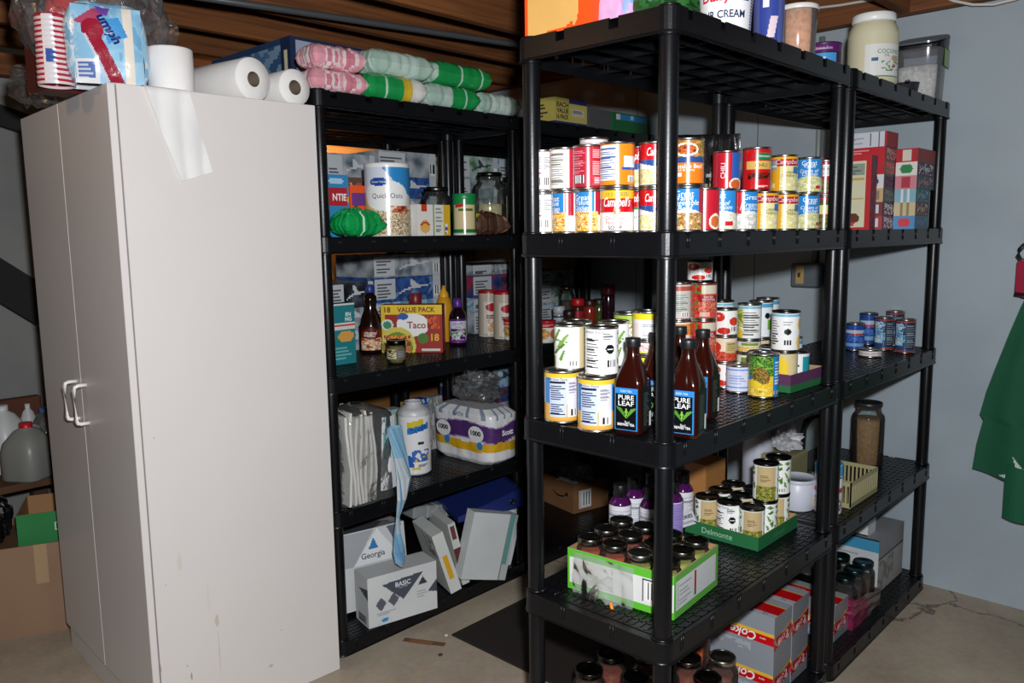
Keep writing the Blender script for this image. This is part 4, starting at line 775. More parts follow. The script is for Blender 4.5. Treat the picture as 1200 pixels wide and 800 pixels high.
# ------------------------------------------------------------------ soda cans, third tier far end
gS = 'blue drink cans at the far end of the middle shelf'
for px, py, des, lb, tn in ((1060, 414.5, 'blue_soda', 'blue drink can nearest the far post', 0), (1035, 411, 'blue_soda', 'blue drink can left of the one nearest the far post', 8), (1017, 404, 'blue_navy', 'dark blue can standing behind the flat tin at the far end', 0)):
    x, y = on(px, py, z3, .0325); tin(des, lb, x, y, z3, .0325, .122, tn, gS, 'b0b0b0')
x, y = on(1001, 411, z3, .0325); tin('blue_navy', 'short dark blue can partly hidden by the double posts', x, y, z3, .0325, .10, 20, gS)
x, y = on(1064, 408, z3, .035); tin('blue_soda', 'drink can in the second rank behind the one nearest the far post', x+.03, y+.06, z3, .0325, .132, 0, gS)
x, y = on(1022, 418, z3, .03); tin('tuna', 'flat tin lying in front of the blue drink cans', x-.02, y+.0, z3, .038, .028, 0, None)

# ------------------------------------------------------------------ fourth tier of the front rack
z4 = T[4]
grn = '5fbf35'
la = [('r', 0, 1, .80, 1, grn), ('r', 0, 1, 0, .17, grn), ('r', .0, .02, 0, 1, grn), ('r', .72, .965, .22, .76, '2a2a40'), ('r', .727, .958, .25, .73, 'eceae8'), ('b', .75, .95, .28, .70), ('n', .05, .45, .2, .78, ['d8d8d2', 'c4c8ba', 'e8e8e4'], 5)]
fa = [('r', 0, 1, .84, 1, '5fa843'), ('r', 0, 1, 0, .15, '5fa843'), ('r', 0, .05, 0, 1, grn), ('r', .95, 1, 0, 1, '5fa843'), ('r', .07, .10, .2, .8, 'b8bcb8'), ('l', .12, .4, .25, .75, 'a8acb0', 5), ('r', .45, .49, .2, .8, 'a82a2a'), ('r', .45, .49, .2, .35, '3a6a3a')]
bx, by, brot = .218, .208, 5
tray('jar_carton', 'open green and white carton full of lidded glass jars behind the left posts', .236, .292, .105, .003, bx, by, z4, brot, la and [], 'e2e2de', 'a9825a', ())
jc = bpy.data.objects['jar_carton']; b = MB(); w_, d_, h_ = .236, .292, .105; P = facepos(w_+.0012, d_+.0012, h_)
b.grid(P['left'], 100, 30, paint(la, 'e4e4e2')); b.grid(P['front'], 70, 24, paint(fa, 'd2d6d6')); b.grid(P['back'], 4, 12, paint([('r', 0, 1, .8, 1, grn), ('r', 0, 1, 0, .17, grn)], 'e4e4e2')); b.grid(P['right'], 4, 12, paint([('r', 0, 1, .8, 1, grn), ('r', 0, 1, 0, .17, grn)], 'e4e4e2'))
link('print', b.mesh('carton_print', ['print']), jc)
# torn clear wrap hanging from the carton
b = MB()
def wr(u, v): q = noise.noise(Vector((u*4, v*3, 2)))*.006; return (-w_/2-.004-abs(q)-.02*v**2*(1 if .2 < u < .75 else .4), d_/2-.02-u*.17+q, .1-v*(.125+.035*math.sin(u*9)))
b.grid(wr, 22, 22, 'ffffff', 0, True); link('torn_wrap', b.mesh('wrap', ['torn_film']), jc)
b = MB(); b.tube([(-w_/2-.03, .005, -.0+.012), (-w_/2-.034, -.006, -.008)], .004, 'e88a2a'); link('orange_tab', b.mesh('tab', ['plastic']), jc)
ca, sa = math.cos(math.radians(brot)), math.sin(math.radians(brot))
gJ = 'lidded jars in the green and white carton'
kinds = {'s': ('a8431c', 'salsa'), 'p': ('a2a040', 'pickle'), 'd': ('7a4424', 'dark relish')}
lay = [['s', 's', 'p', 'p'], ['s', 's', 'p', 'p'], ['d', 's', 'p', 'p']]
cols = ('barcode side', 'middle line', 'far side')
rws = ('left end', 'second from left', 'third from left', 'right end')
for i in range(3):
    for j in range(4):
        lx, ly = -.076+i*.076, .107-j*.0712; q = lay[i][j]
        glass_jar(kinds[q][1]+' jar in the green and white carton, '+cols[i]+', '+rws[j], bx+lx*ca-ly*sa, by+lx*sa+ly*ca, z4+.0025, .0345, .128 if q != 'p' else .122, kinds[q][0], '77766f' if not (i == 0 and j == 2) else 'b4b4ae', .86, .92, gJ)
# purple shouldered bottles
D['white_fine'] = ([('l', .28, .72, .1, .9, 'a8aab4', 12), ('r', .3, .7, .68, .74, '8a8c98')], 'e4e4ea', ())
D['lilac'] = ([('l', .3, .7, .1, .9, '8a7ab8', 9)], '9a86cc', ())
gP = 'white bottles with purple shoulders on the fourth shelf'
PB = [(727, 573, 'white_fine', 'purple shouldered white bottle standing farthest left behind the jar carton'), (743, 564.5, 'white_fine', 'purple shouldered bottle just behind the leftmost one'), (757, 562, 'white_fine', 'purple shouldered bottle at the back, third from the left'), (763, 576, 'white_fine', 'purple shouldered bottle in the front row, left edge of the corner post'), (788, 569, 'lilac', 'purple shouldered bottle with a lilac label, right edge of the corner post'), (800.5, 558, 'white_fine', 'purple shouldered bottle farthest right, beside the olive tray')]
PBpos = []
for px, py, des, lb in PB:
    p = atz(px, py-3, z4+.15); x, y = p.x, p.y
    for _ in range(20):
        for a, c in PBpos:
            dd = math.hypot(x-a, y-c)
            if dd < .067: x += (x-a+.001)/dd*(.0675-dd); y += (y-c+.001)/dd*(.0675-dd)
    PBpos.append((x, y))
    bottle('vitamin_bottle', lb, x, y, z4, [(.030, .001), (.0325, .004), (.0325, .100), (.031, .106), (.025, .116), (.019, .122), (.015, .124)], ['e4e4ea', 'e4e4ea', '4a1450', '4a1450', '4a1450', '4a1450'], [(.0185, .122), (.0205, .124), (.0205, .156), (.019, .159)], '141316', des, .0328, (.006, .098), 0, gP)
b = MB(); P = lambda u, v, lf=0: ((u-.5)*.075, -.0015-lf, (v-.5)*.04)
b.rbox(-.0375, .0375, -.0013, .0013, -.02, .02, .0005, 'c4c4ca'); b.text('0 CALORIES', P, .075, .04, .0375, .027, .0105, '1c1c20', bold=.03, wide=.066); b.rbox(-.03, .03, -.0016, -.0012, -.013, -.006, .0001, '9a9aa0')
p = atz(800, 610, z4+.035); thing('shelf_card', 'white printed card about calories tilted in front of the purple shouldered bottles', 'card', b.mesh('card', ['print']), (p.x, p.y, p.z), (math.radians(-35), math.radians(-22), face_cam(p.x, p.y, 0)))
# green tray of olive cans
tr = tray('carton_tray', 'low green carton tray holding the olive cans on the fourth shelf', .252, .232, .04, .002, .613+.126, .094+.116, z4, 0, [], '1f6b3c', 'b08a5a', (('left', 'Delmonte', .45, .5, .017, 'a8c8b0'), ('front', 'Delmonte', .5, .5, .012, '4f8a64')))
gO = 'olive and bean cans in the green tray'
spots = [(i, j) for i in range(3) for j in range(3)]
row_w = ('nearest side', 'middle line', 'far line'); col_w = ('front', 'middle', 'back')
for i, j in spots:
    x, y = .613+.045+i*.0795, .094+.043+j*.0715
    tin('olives' if (i+j) % 2 == 0 else ('facts_white' if i == 0 and j == 1 else 'olives_side'), 'can in the green tray, %s position of the %s' % (col_w[j], row_w[i]), x, y, z4+.0025, .0348, .108, (5, -10, 14)[(i*2+j) % 3], gO, '4a4a48')
tin('olives', 'front olive can of the pair standing on top of the green tray cans', .613+.045+.0795, .094+.043, z4+.1105, .0355, .112, 2, gO, '4a4a48')
tin('olives_side', 'far olive can of the pair standing on top of the green tray cans', .613+.045+.159, .094+.043, z4+.1105, .0355, .112, -8, gO, '4a4a48')
carton('cardboard_box', 'small plain brown cardboard box at the back of the fourth shelf behind the olive tray', 'box', .745, .865, .335, .41, z4, .17, {}, 'a4703c')
# white jugs and containers towards the wall
for px, r, h, lb in ((888, .052, .215, 'translucent white jug behind the upper olive cans'), (915, .05, .245, 'taller translucent white jug right of the other jug')):
    p = aty(px, 540, .375 if px == 888 else .34); bottle('plastic_jug', lb, p.x, p.y, z4, [(r*.95, 0), (r, .005), (r, h*.72), (r*.8, h*.86), (r*.42, h*.94), (r*.4, h)], 'b9bcc8', [(r*.44, h-.002), (r*.44, h+.014)], 'd0d0d4', group='translucent white jugs', m='plastic', cat='jug')
p = atz(940, 600, z4); canister('plastic_tub', 'round white plastic tub near the double posts on the fourth shelf', 'tub', p.x+.04, p.y+.035, z4, .052, .056, .095, 'd4d6e2', 'c8ccd8', bodym='plastic')
x, y = p.x+.2, p.y+.16; b = MB(); b.rbox(-.07, .07, -.06, .06, 0, .13, .006, '8a8462'); o = thing('storage_bin', 'drab tan bin behind the white tub', 'bin', b.mesh('bin', ['plastic']), (x, y, z4))
thing('plastic_bag', 'crumpled clear white bag on the tan bin behind the double posts', 'bag', crumple(.045, 'd8d8dc', ['tissue_film'], 6, 14, .6, (1.3, 1.1, .7)), (x, y-.01, z4+.1305))
D['wipes'] = ([('r', 0, 1, .78, 1, '3a9ad0'), ('r', 0, 1, .44, .54, 'c8202a'), ('e', .5, .66, .2, .16, 'e8eaf0'), ('p', [(.38, .58), (.5, .76), (.7, .76), (.6, .7), (.55, .6)], '1c2440'), ('r', 0, 1, .1, .3, 'e8d8a8'), ('n', .3, .7, .05, .35, ['e8d8a8', 'd89a4a', '3a6ab0', 'f0ead8'], 8)], 'd8dae4', (('SA', .56, .66, .012, 'f4f4f4'),))
canister('salt_carton', 'round blue topped white carton with a red stripe right of the double posts', 'carton', 1.062, .083, z4, .041, .041, .158, 'wipes', '3a9ad0', lidh=.006, lidr=1.0)
b = MB(); w_, d_, h_ = .24, .14, .085; C_ = 'a39c74'
b.rbox(-w_/2, w_/2, -d_/2, d_/2, 0, .004, .001, C_)
for z0, z1_ in ((.004, .016), (.072, .085)):
    b.box(-w_/2, w_/2, -d_/2, -d_/2+.004, z0, z1_, C_); b.box(-w_/2, w_/2, d_/2-.004, d_/2, z0, z1_, C_); b.box(-w_/2, -w_/2+.004, -d_/2, d_/2, z0, z1_, C_); b.box(w_/2-.004, w_/2, -d_/2, d_/2, z0, z1_, C_)
for i in range(19):
    x = -w_/2+.003+i*(w_-.006)/18
    for s in (-1, 1): b.box(x-.003, x+.003, s*(d_/2-.002)-.002, s*(d_/2-.002)+.002, .016, .072, C_)
for i in range(11):
    y = -d_/2+.003+i*(d_-.006)/10
    for s in (-1, 1): b.box(s*(w_/2-.002)-.002, s*(w_/2-.002)+.002, y-.003, y+.003, .016, .072, C_)
thing('plastic_basket', 'tan slotted plastic basket at the edge of the fourth shelf near the wall', 'basket', b.mesh('basket', ['plastic']), (1.245, .105, z4))
x, y = on(1015, 548, z4, .058); glass_jar('tall glass jar of brown nut butter standing near the wall', x, y, z4, .058, .24, '8a6844', '2a2a2c', .8, .93, lidm='plastic')
b = MB(); b.lathe([(.06, 0), (.062, .01), (.06, .15), (.05, .2), (.02, .222), (.0005, .225)], 'ffffff', n=32, capb=True); thing('glass_cloche', 'clear domed plastic cover between the double posts and the nut butter jar', 'cover', b.mesh('dome', ['glass']), (1.42, .27, z4))

# ------------------------------------------------------------------ bottom tier of the front rack
z5 = T[5]
gQ = 'lidded jars of sauce on the bottom shelf'
for x, y, c, lc, lb, h, r in ((.308, .372, '7a3018', '3c3a36', 'sauce jar with a dark lid on the bottom shelf, left one under the shelf edge', .165, .044), (.375, .30, '7a3420', '4a4844', 'sauce jar with a dark lid, right of the leftmost one on the bottom shelf', .16, .044), (.205, .368, '6a3424', '3c3a36', 'sauce jar lowest at the left, half cut by the picture edge', .165, .044), (.29, .275, '6a2c1c', '3c3a36', 'dark lidded jar in front of the sauce jars by the left post', .14, .042),
                             (.555, .262, 'c4561c', '8a7a6a', 'bright orange red sauce jar right of the corner post on the bottom shelf', .20, .052), (.50, .135, '6a3a2c', 'b0aca0', 'jar with a shiny silver lid in front of the soda packs', .165, .044), (.405, .125, '5a2a20', '5a5450', 'dark brown lidded jar in front of the orange sauce jar', .15, .043), (.455, .215, '7a3a24', '6a645e', 'sauce jar between the orange jar and the silver lidded jar', .15, .043)):
    glass_jar(lb, x, y, z5, r, h, c, lc, .82, .88, gQ)
thing('cardboard_scrap', 'torn scrap of brown cardboard standing between the sauce jars', 'scrap', boxmesh(.05, .004, .16, {}, 'b08a62'), (.35, .392, z5), math.radians(-40))
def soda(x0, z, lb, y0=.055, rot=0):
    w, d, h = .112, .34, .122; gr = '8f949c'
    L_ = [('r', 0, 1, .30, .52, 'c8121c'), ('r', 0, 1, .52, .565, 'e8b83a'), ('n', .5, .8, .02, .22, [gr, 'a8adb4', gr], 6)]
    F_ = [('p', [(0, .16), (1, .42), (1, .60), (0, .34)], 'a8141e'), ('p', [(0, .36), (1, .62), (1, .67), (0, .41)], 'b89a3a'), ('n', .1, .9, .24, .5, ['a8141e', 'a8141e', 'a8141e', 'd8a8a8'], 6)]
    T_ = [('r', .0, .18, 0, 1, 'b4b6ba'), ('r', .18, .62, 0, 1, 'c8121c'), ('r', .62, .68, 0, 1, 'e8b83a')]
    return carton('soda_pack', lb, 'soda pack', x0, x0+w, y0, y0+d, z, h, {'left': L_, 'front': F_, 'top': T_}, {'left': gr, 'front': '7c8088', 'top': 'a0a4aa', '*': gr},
        (('left', 'Coke', .72, .40, .026, 'f4f0ee', {'flip': True, 'shear': .25, 'bold': .015}), ('left', 'zero', .9, .42, .007, 'f4f0ee', {'flip': True}), ('top', 'Coke', .40, .45, .022, 'e8a8a8', {'rot': PI/2, 'shear': .2}), ('top', '12', .1, .10, .012, '2a2a2a', {'rot': PI/2}), ('front', 'Coke', .5, .36, .022, 'e8d0d0', {'rot': .25, 'flip': True, 'shear': .2})), group='grey and red soda packs', res=.005, m='print')
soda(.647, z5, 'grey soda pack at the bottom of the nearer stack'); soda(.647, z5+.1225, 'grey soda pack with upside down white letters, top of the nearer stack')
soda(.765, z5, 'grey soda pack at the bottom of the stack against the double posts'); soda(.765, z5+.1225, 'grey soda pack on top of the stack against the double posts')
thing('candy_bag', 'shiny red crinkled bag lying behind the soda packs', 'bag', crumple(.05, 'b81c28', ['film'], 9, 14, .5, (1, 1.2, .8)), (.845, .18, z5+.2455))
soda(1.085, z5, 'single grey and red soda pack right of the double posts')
gW = 'dark jars in the wrapped pack near the wall'
k = 0
for i in range(3):
    for j in range(2):
        x, y = 1.245+i*.082, .085+j*.082
        glass_jar('dark filled jar in the plum wrapped pack, %s of the %s line' % (('front', 'middle', 'far end')[i], ('outer', 'inner')[j]), x, y, z5, .039, .165, '3a2420' if i < 2 else '4a3422', '3a5052', .84, .85, gW)
b = MB()
def wp(u, v): s = .13; a = u*3; q = noise.noise(Vector((u*9, v*5, 1)))*.008; return ((1.198+q, .215-.175*a/1.0, z5+.001+v*.11) if a < 1 else (1.198+.255*(a-1), .037+q, z5+.001+v*(.11-.05*(a-1))) if a < 2 else (1.453+q*.2, .037+.175*(a-2), z5+.001+v*.06))
b.grid(wp, 60, 12, lambda u, v: '7a1f44' if u < .5 else '5a4a44', 0, False); thing('plastic_wrap', 'plum coloured film around the pack of dark jars on the bottom shelf', 'wrap', b.mesh('wrap', ['film']))
p = atz(1031, 692, z5)
carton('appliance_box', 'large grey and white box with a blue band, far end of the bottom shelf', 'box', 1.53, 1.80, .075, .36, z5, .205, {'left': [('r', 0, 1, .76, .96, '3a90b8'), ('l', .1, .8, .4, .7, '9aa0a4', 5), ('r', 0, 1, .96, 1, '1c1c20')], 'front': [('r', 0, 1, .62, .66, '1a1c22'), ('r', 0, 1, .66, 1, '8a8c8e'), ('n', 0, .6, 0, .6, ['9a9894', '7a7874', 'a8a6a2'], 5)], 'top': [('r', .3, .9, .8, 1, 'a8603c')]}, {'left': 'c4c8ca', 'front': 'a2a2a0', '*': '94969a'})
carton('white_box', 'plain white box standing on the grey appliance box', 'box', 1.54, 1.62, .12, .33, z5+.2055, .16, {'left': [('l', .5, .8, .35, .5, '8a8a8a', 2), ('r', 0, 1, 0, .05, '2a2a30')]}, 'd2d2d4')
# ------------------------------------------------------------------ wipes and boxes on top of the middle row
gT = 'soft packs of wipes on top of the middle rack'
GR, PALE = '1f9a4e', 'b4cfc0'
def folds(c, c2): return [('n', 0, 1, 0, 1, [c, c, c2, c], 4)]
def wipes(lb, x0, x1, y, z, h, lay, bg, seed, W=.12, rot=0):
    return soft('wipes_pack', lb, 'wipes', (x0+x1)/2, y, z, x1-x0, W, h, lay, bg, rot, seed, group=gT, crink=.0045, flat=.5, pw=9)
zt = T[1]
wipes('green wipes pack with a yellow and white end, lower row next to the pink packs', .205, .455, 1.305, zt, .082, [('r', 0, .6, 0, 1, GR), ('r', .6, .74, 0, 1, 'd8b83a'), ('r', .3, .32, 0, 1, 'bfe0c8'), ('r', .1, .55, .48, .52, 'bfe0c8'), ('n', .74, 1, 0, 1, ['e8e6e0', 'd8d2c8'], 5)], 'e8e6e0', 1)
wipes('pale green wipes pack with a green end in the middle of the lower row', .455, .705, 1.305, zt, .080, [('n', 0, 1, 0, 1, [PALE, 'a6c4b4', 'c2d8cc'], 4), ('r', .48, 1, 0, 1, GR), ('r', .72, .74, 0, 1, 'bfe0c8'), ('r', .5, .95, .5, .53, 'bfe0c8')], PALE, 2)
wipes('pale green wipes pack at the right end of the lower row', .70, .925, 1.305, zt, .078, [('n', 0, 1, 0, 1, [PALE, 'a6c4b4', 'cfe0d6'], 4)], PALE, 3)
wipes('pale green wipes pack lying in the upper row, left', .235, .50, 1.32, zt+.083, .082, [('n', 0, 1, 0, 1, [PALE, 'a6c4b4', 'c2d8cc'], 4), ('l', .2, .55, .3, .6, '7fa090', 4)], PALE, 4)
wipes('bright green wipes pack lying in the upper row, right', .50, .785, 1.32, zt+.083, .080, [('r', 0, .06, 0, 1, PALE), ('r', .45, .47, 0, 1, 'bfe0c8'), ('r', .1, .95, .5, .54, 'bfe0c8'), ('r', .8, .82, 0, 1, 'bfe0c8')], GR, 5)
wipes('small white wipes pack lying behind the pale upper pack', .36, .52, 1.47, zt, .19, [], 'dcdcd4', 14)
PK = [('n', 0, 1, 0, 1, ['e6a0ac', 'ecd8d8', 'd98494', 'f0e4e2'], 5), ('e', .36, .45, .09, .2, 'b8485c'), ('e', .36, .45, .05, .12, 'ecc0c4')]
wipes('pink and white wipes pack at the bottom beside the cabinet top', .0, .205, 1.30, zt, .068, PK, 'ecd0d2', 6)
wipes('pink and white wipes pack lying on the other pink one', .01, .20, 1.30, zt+.069, .072, PK, 'ecd0d2', 7)
wipes('yellow and lime green wipes pack behind the right end of the lower row', .80, .96, 1.48, zt, .105, [('n', 0, 1, 0, 1, ['e0c832', '9ac83a', 'ecd84a'], 5)], 'd8c838', 8)
thing('plastic_bag', 'dark grey crumpled bag behind the yellow wipes pack', 'bag', crumple(.07, '4a4c52', ['film'], 5, 16, .5, (.7, .7, 1.25)), (.86, 1.60, zt))
carton('kit_box', 'big navy blue picture box behind the pink wipes packs', 'kit box', .10, .57, 1.52, 2.06, zt+.0005, .215, {'left': [('n', .12, 1, .05, .9, ['4a7298', '7a9ab4', '35587e', '9ab4c4'], 4), ('r', .88, 1, 0, 1, '16284a'), ('r', .92, .97, .5, .8, 'd8d2b0')], 'front': [('r', 0, .05, 0, 1, '16284a'), ('r', 0, 1, .93, 1, '16284a')]}, {'left': '20406a', 'front': '9aa2b8', '*': '2a4468'}, res=.01)
carton('tool_box', 'yellow and navy printed box on top of the middle row, seen under the top shelf', 'box', 1.135, 1.345, 1.265, 1.40, zt, .105, {'front': [('r', 0, 1, 0, .14, '2a2f6a'), ('r', .45, 1, .84, 1, '2a2f6a'), ('r', .52, .92, .36, .66, 'c2bfb0'), ('l', .55, .9, .4, .62, '8a8878', 3)], 'left': [('r', 0, 1, 0, .12, '2a2f6a'), ('l', .2, .8, .3, .85, '2a2a30', 4)]}, 'c2b45a',
       (('front', 'EACH', .24, .74, .018, '1a1a22', {'bold': .03, 'wide': .075}), ('front', 'VALUE', .24, .52, .018, '1a1a22', {'bold': .03, 'wide': .075}), ('front', '16 PACK', .24, .29, .018, '1a1a22', {'bold': .03, 'wide': .075})))
carton('plastic_case', 'grey translucent case right of the yellow and navy box', 'case', 1.37, 1.52, 1.27, 1.42, zt, .085, {'front': [('r', 0, .02, 0, 1, 'c8c8c8')]}, '55585a', m='plastic')
carton('flat_box', 'green and blue flat box at the right end of the middle row top', 'box', 1.535, 1.80, 1.27, 1.46, zt, .085, {'front': [('r', .1, 1, .62, .95, '2f86c0'), ('r', .1, .2, .66, .92, 'd8d8d8'), ('r', .5, .58, .7, .9, 'a8d0e8')], }, '1f6a3a')

# ------------------------------------------------------------------ second tier of the middle row
gK = 'snacks on the second shelf of the middle rack'
carton('cracker_box', 'blue cracker box with a red panel behind the left front post', 'box', .125, .222, 1.40, 1.455, z2, .205, {'front': [('r', .2, .95, .5, .78, 'b01a2a'), ('e', .6, .2, .3, .12, 'd8b87a'), ('e', .6, .19, .2, .07, 'efe0b8'), ('r', .95, 1, .55, .65, 'd8b84a'), ('e', .5, .9, .3, .05, 'a8d0ea')]}, '2f86bc', (('front', 'NTIE', .62, .64, .022, 'f4ecec', {'bold': .03, 'wide': .055}),))
carton('snack_box', 'small orange box with a purple label standing over the green bag', 'box', .228, .318, 1.40, 1.45, z2, .172, {'front': [('r', .05, .72, .62, .84, '6a3a8a'), ('e', .75, .7, .1, .1, '8a7a2a'), ('l', .1, .8, .15, .4, 'f0a070', 3)]}, 'ec5a20')
carton('clear_box', 'clear box of brown biscuits behind the small orange box', 'box', .24, .335, 1.475, 1.54, z2, .205, {'front': [('n', 0, 1, 0, 1, ['8a4a34', 'a8604a', '7a3c2a'], 6), ('r', .48, .54, 0, 1, 'c8b8b0'), ('r', 0, 1, .92, 1, '6a4a40')]}, 'c8b4a8')
soft('bean_bag', 'shiny green bag with pale seams lying beside the oats canister', 'bag', .19, 1.315, z2, .165, .11, .088, [('n', 0, 1, 0, 1, ['14a050', '1cb05c', '0f9046'], 4), ('r', .42, .45, 0, .9, 'c8ecd0'), ('r', .1, .7, .48, .53, 'c8ecd0'), ('r', .72, .74, .4, 1, '9ad8ac')], '14a050', 0, 21, crink=.011, pw=3, flat=.42)
D['oats'] = ([('r', 0, 1, .58, 1, 'd6dde8'), ('p', [(.46, 1), (.8, 1), (.8, .5), (.62, .62), (.52, .86)], '2f8acc'), ('r', .2, .46, .34, .6, 'e2c060'), ('n', .2, .8, 0, .36, ['d8c6a2', 'b89a74', 'e8dcc4', '8a6a4c', 'cdb890'], 24), ('e', .5, .56, .17, .22, 'f2f2f0'), ('e', .45, .76, .07, .06, '1f4a9a'), ('n', .28, .44, .1, .3, ['8a3a24', 'd8c6a2', 'e8dcc4'], 12), ('n', .53, .68, .3, .42, ['7a3424', 'c86a4a', 'e8dcc4'], 12), ('r', 0, 1, .97, 1, 'f0efec')], 'e8e4dc',
    (('Quick Oats', .51, .555, .016, '4a4a52'), ('Great Value', .45, .76, .007, 'ffffff')))
canister('oats_canister', 'tall cardboard canister of quick oats on the second shelf of the middle rack', 'canister', .335, 1.335, z2, .076, .076, .238, 'oats', 'eeece8', lidh=.01, lidr=1.015, turn=-4)
carton('taco_shell_box', 'white box with a taco picture right of the oats canister', 'box', .422, .492, 1.285, 1.345, z2, .108, {'front': [('r', .3, .62, .78, .98, 'd03a1a'), ('e', .5, .28, .36, .2, 'e0a24a'), ('e', .5, .34, .3, .12, 'c8442a'), ('e', .5, .24, .34, .14, 'e8b458'), ('l', .1, .9, .55, .66, 'a0a0a0', 2)]}, 'e8e6e0')
carton('taco_shell_box', 'white and yellow box side next to the taco picture box', 'box', .494, .575, 1.285, 1.345, z2, .108, {'front': [('r', .02, .08, 0, 1, '8aa85a'), ('r', .6, 1, 0, 1, 'e0b428'), ('l', .12, .55, .1, .92, '9a9a98', 9), ('r', .72, .86, .08, .4, 'e8e8f0'), ('l', .72, .86, .08, .4, '4a5a9a', 4)]}, 'e6e4dc')
glass_jar('dark glass jar behind the yellow sided box', .625, 1.415, z2, .056, .178, '5a3c24', '5a5a56', .8, .55)
D['parmesan'] = ([('r', 0, 1, 0, .04, 'd8d0b0'), ('r', 0, 1, .04, .14, '1f7a3c'), ('r', 0, 1, .82, 1, '1f8a44'), ('r', .34, .66, .14, .78, 'd8c69a'), ('r', .3, .34, .14, .82, '2a8a44'), ('r', .66, .7, .14, .82, '2a8a44'), ('p', [(.36, .78), (.52, .84), (.52, .74), (.36, .7)], 'c02430'), ('r', .42, .62, .62, .68, '5a7a24')], '2a8a44', (('PARMESAN', .52, .65, .008, '2f5a1c'),))
canister('cheese_shaker', 'green and cream cheese shaker with a green lid on the middle rack', 'shaker', .665, 1.305, z2, .043, .043, .142, 'parmesan', '17884a', lidh=.022, lidr=1.02)
soft('sugar_bag', 'brown bag lying at the right front of the second shelf of the middle rack', 'bag', .772, 1.315, z2, .185, .13, .085, [('n', 0, 1, 0, 1, ['5a4030', '6e5242', '4a3426'], 5), ('p', [(.03, .3), (.25, .2), (.22, .5), (.03, .6)], 'c0b030'), ('n', .3, .5, .1, .5, ['5a4030', '8a4a2a'], 6), ('l', .3, .8, .5, .8, 'a89a90', 3), ('e', .85, .25, .12, .2, 'b88a6a')], '5e4434', 0, 30, crink=.009, pw=3)
glass_jar('large glass jar of pale green pickles behind the brown bag', .965, 1.47, z2, .068, .25, 'b8ab86', '3a3c3a', .72, .62)
glass_jar('large glass jar of cream coloured flour next to the pickle jar', 1.11, 1.47, z2, .066, .235, 'c8baa0', '3a3c3a', .72, .85)

# ------------------------------------------------------------------ third tier of the middle row
carton('rice_box', 'teal and white box behind the left front post on the middle shelf', 'box', .165, .262, 1.45, 1.505, z3, .212, {'front': [('r', 0, 1, .58, .70, 'd8d8d2'), ('r', 0, 1, .62, .65, 'c8402c'), ('e', .6, .46, .35, .09, 'd8a04a'), ('l', .1, .9, .1, .32, '6ab0b0', 4), ('r', 0, 1, .96, 1, 'd8d8d4')]}, '1a7a82', (('front', 'EN', .72, .82, .013, 'e8f0f0', {'bold': .03}), ('front', 'NG', .72, .74, .013, 'e8f0f0', {'bold': .03})))
tx, ty = .54, 1.478; ux, uy = .787*.034, .617*.034
carton('taco_kit_box', 'red and yellow taco value pack box on the middle shelf behind the small jar', 'box', tx+ux-.117, tx+ux+.117, ty+uy-.033, ty+uy+.033, z3, .182,
       {'front': [('r', 0, 1, .8, 1, 'e8c820'), ('r', 0, .06, 0, 1, 'd8b82a'), ('e', .10, .58, .1, .12, 'd8e4dc'), ('e', .10, .58, .07, .08, '3a8a5a'), ('e', .52, .58, .27, .24, 'f2f2ee'), ('e', .36, .76, .09, .07, '2a5aa8'), ('e', .26, .14, .3, .40, 'd8c850'), ('e', .26, .1, .25, .33, '6a8a2a'), ('n', .04, .48, 0, .36, ['c8641e', 'e8a43a', '7a3a14', 'd8c060'], 9), ('e', .68, .3, .09, .11, '4a7a2a'), ('n', .76, .96, .5, .76, ['b83018', 'd85a2a', '8a1e10'], 8), ('r', .66, .96, .03, .09, 'd8d0c8')]}, '9c2014',
       (('front', '18', .11, .90, .020, '7a1c14', {'bold': .03}), ('front', 'VALUE PACK', .58, .90, .018, '8a1c14', {'bold': .03, 'wide': .145}), ('front', 'Taco', .58, .58, .025, '9c2414', {'bold': .02}), ('front', '18', .88, .32, .026, 'e8b030', {'bold': .03})), rot=-51, res=.003)
D['syrup'] = ([('e', .5, .62, .16, .3, '7a1a20'), ('n', .34, .66, .02, .52, ['d8b48a', 'c88a5a', 'f0dcc0', 'a8542c'], 10), ('e', .5, .68, .15, .2, '6a141c'), ('l', .4, .6, .6, .78, 'e8d0c0', 3)], '2a0f0a', (('Original', .5, .72, .010, 'f0e0d0', {'shear': .3}), ('Syrup', .5, .6, .010, 'f0e0d0', {'shear': .3})))
bottle('syrup_bottle', 'dark syrup bottle with a blue cap left of the taco box', .448, 1.608, z3, [(.040, .001), (.044, .006), (.045, .04), (.043, .1), (.034, .14), (.022, .17), (.026, .2), (.025, .215), (.014, .228), (.014, .232)], '1c0d08', [(.016, .23), (.017, .232), (.016, .256), (.012, .26)], '2a3f8a', 'syrup', .0455, (.012, .105))
x, y = on(465, 427, z3, .034); D['salsa_lab'] = ([('r', .5, .75, .1, .9, '5a5a60'), ('l', .52, .7, .2, .8, '9a9a9a', 6), ('n', .3, .5, .1, .9, ['8a7a2a', 'd8d0b0', '4a3a1c'], 9)], '7a6a34', ())
glass_jar('small squat jar with a dark lid in front of the taco box', x, y, z3, .034, .082, '6a6224', '2a2a28', .95, .95, lab=('salsa_lab', .016, .056))
D['jelly'] = ([('r', .3, .7, 0, .28, '7a2a8a'), ('r', .3, .7, .28, 1, 'd8d4e4'), ('n', .32, .68, .12, .6, ['5a3a7a', '7a9a4a', 'd8d4e4', '4a2a6a'], 8), ('r', .3, .7, .92, 1, '5a2a7a')], '2a1026', (('GRAPE', .5, .8, .010, '3a2a5a'), ('Jelly', .5, .66, .010, '3a2a5a')))
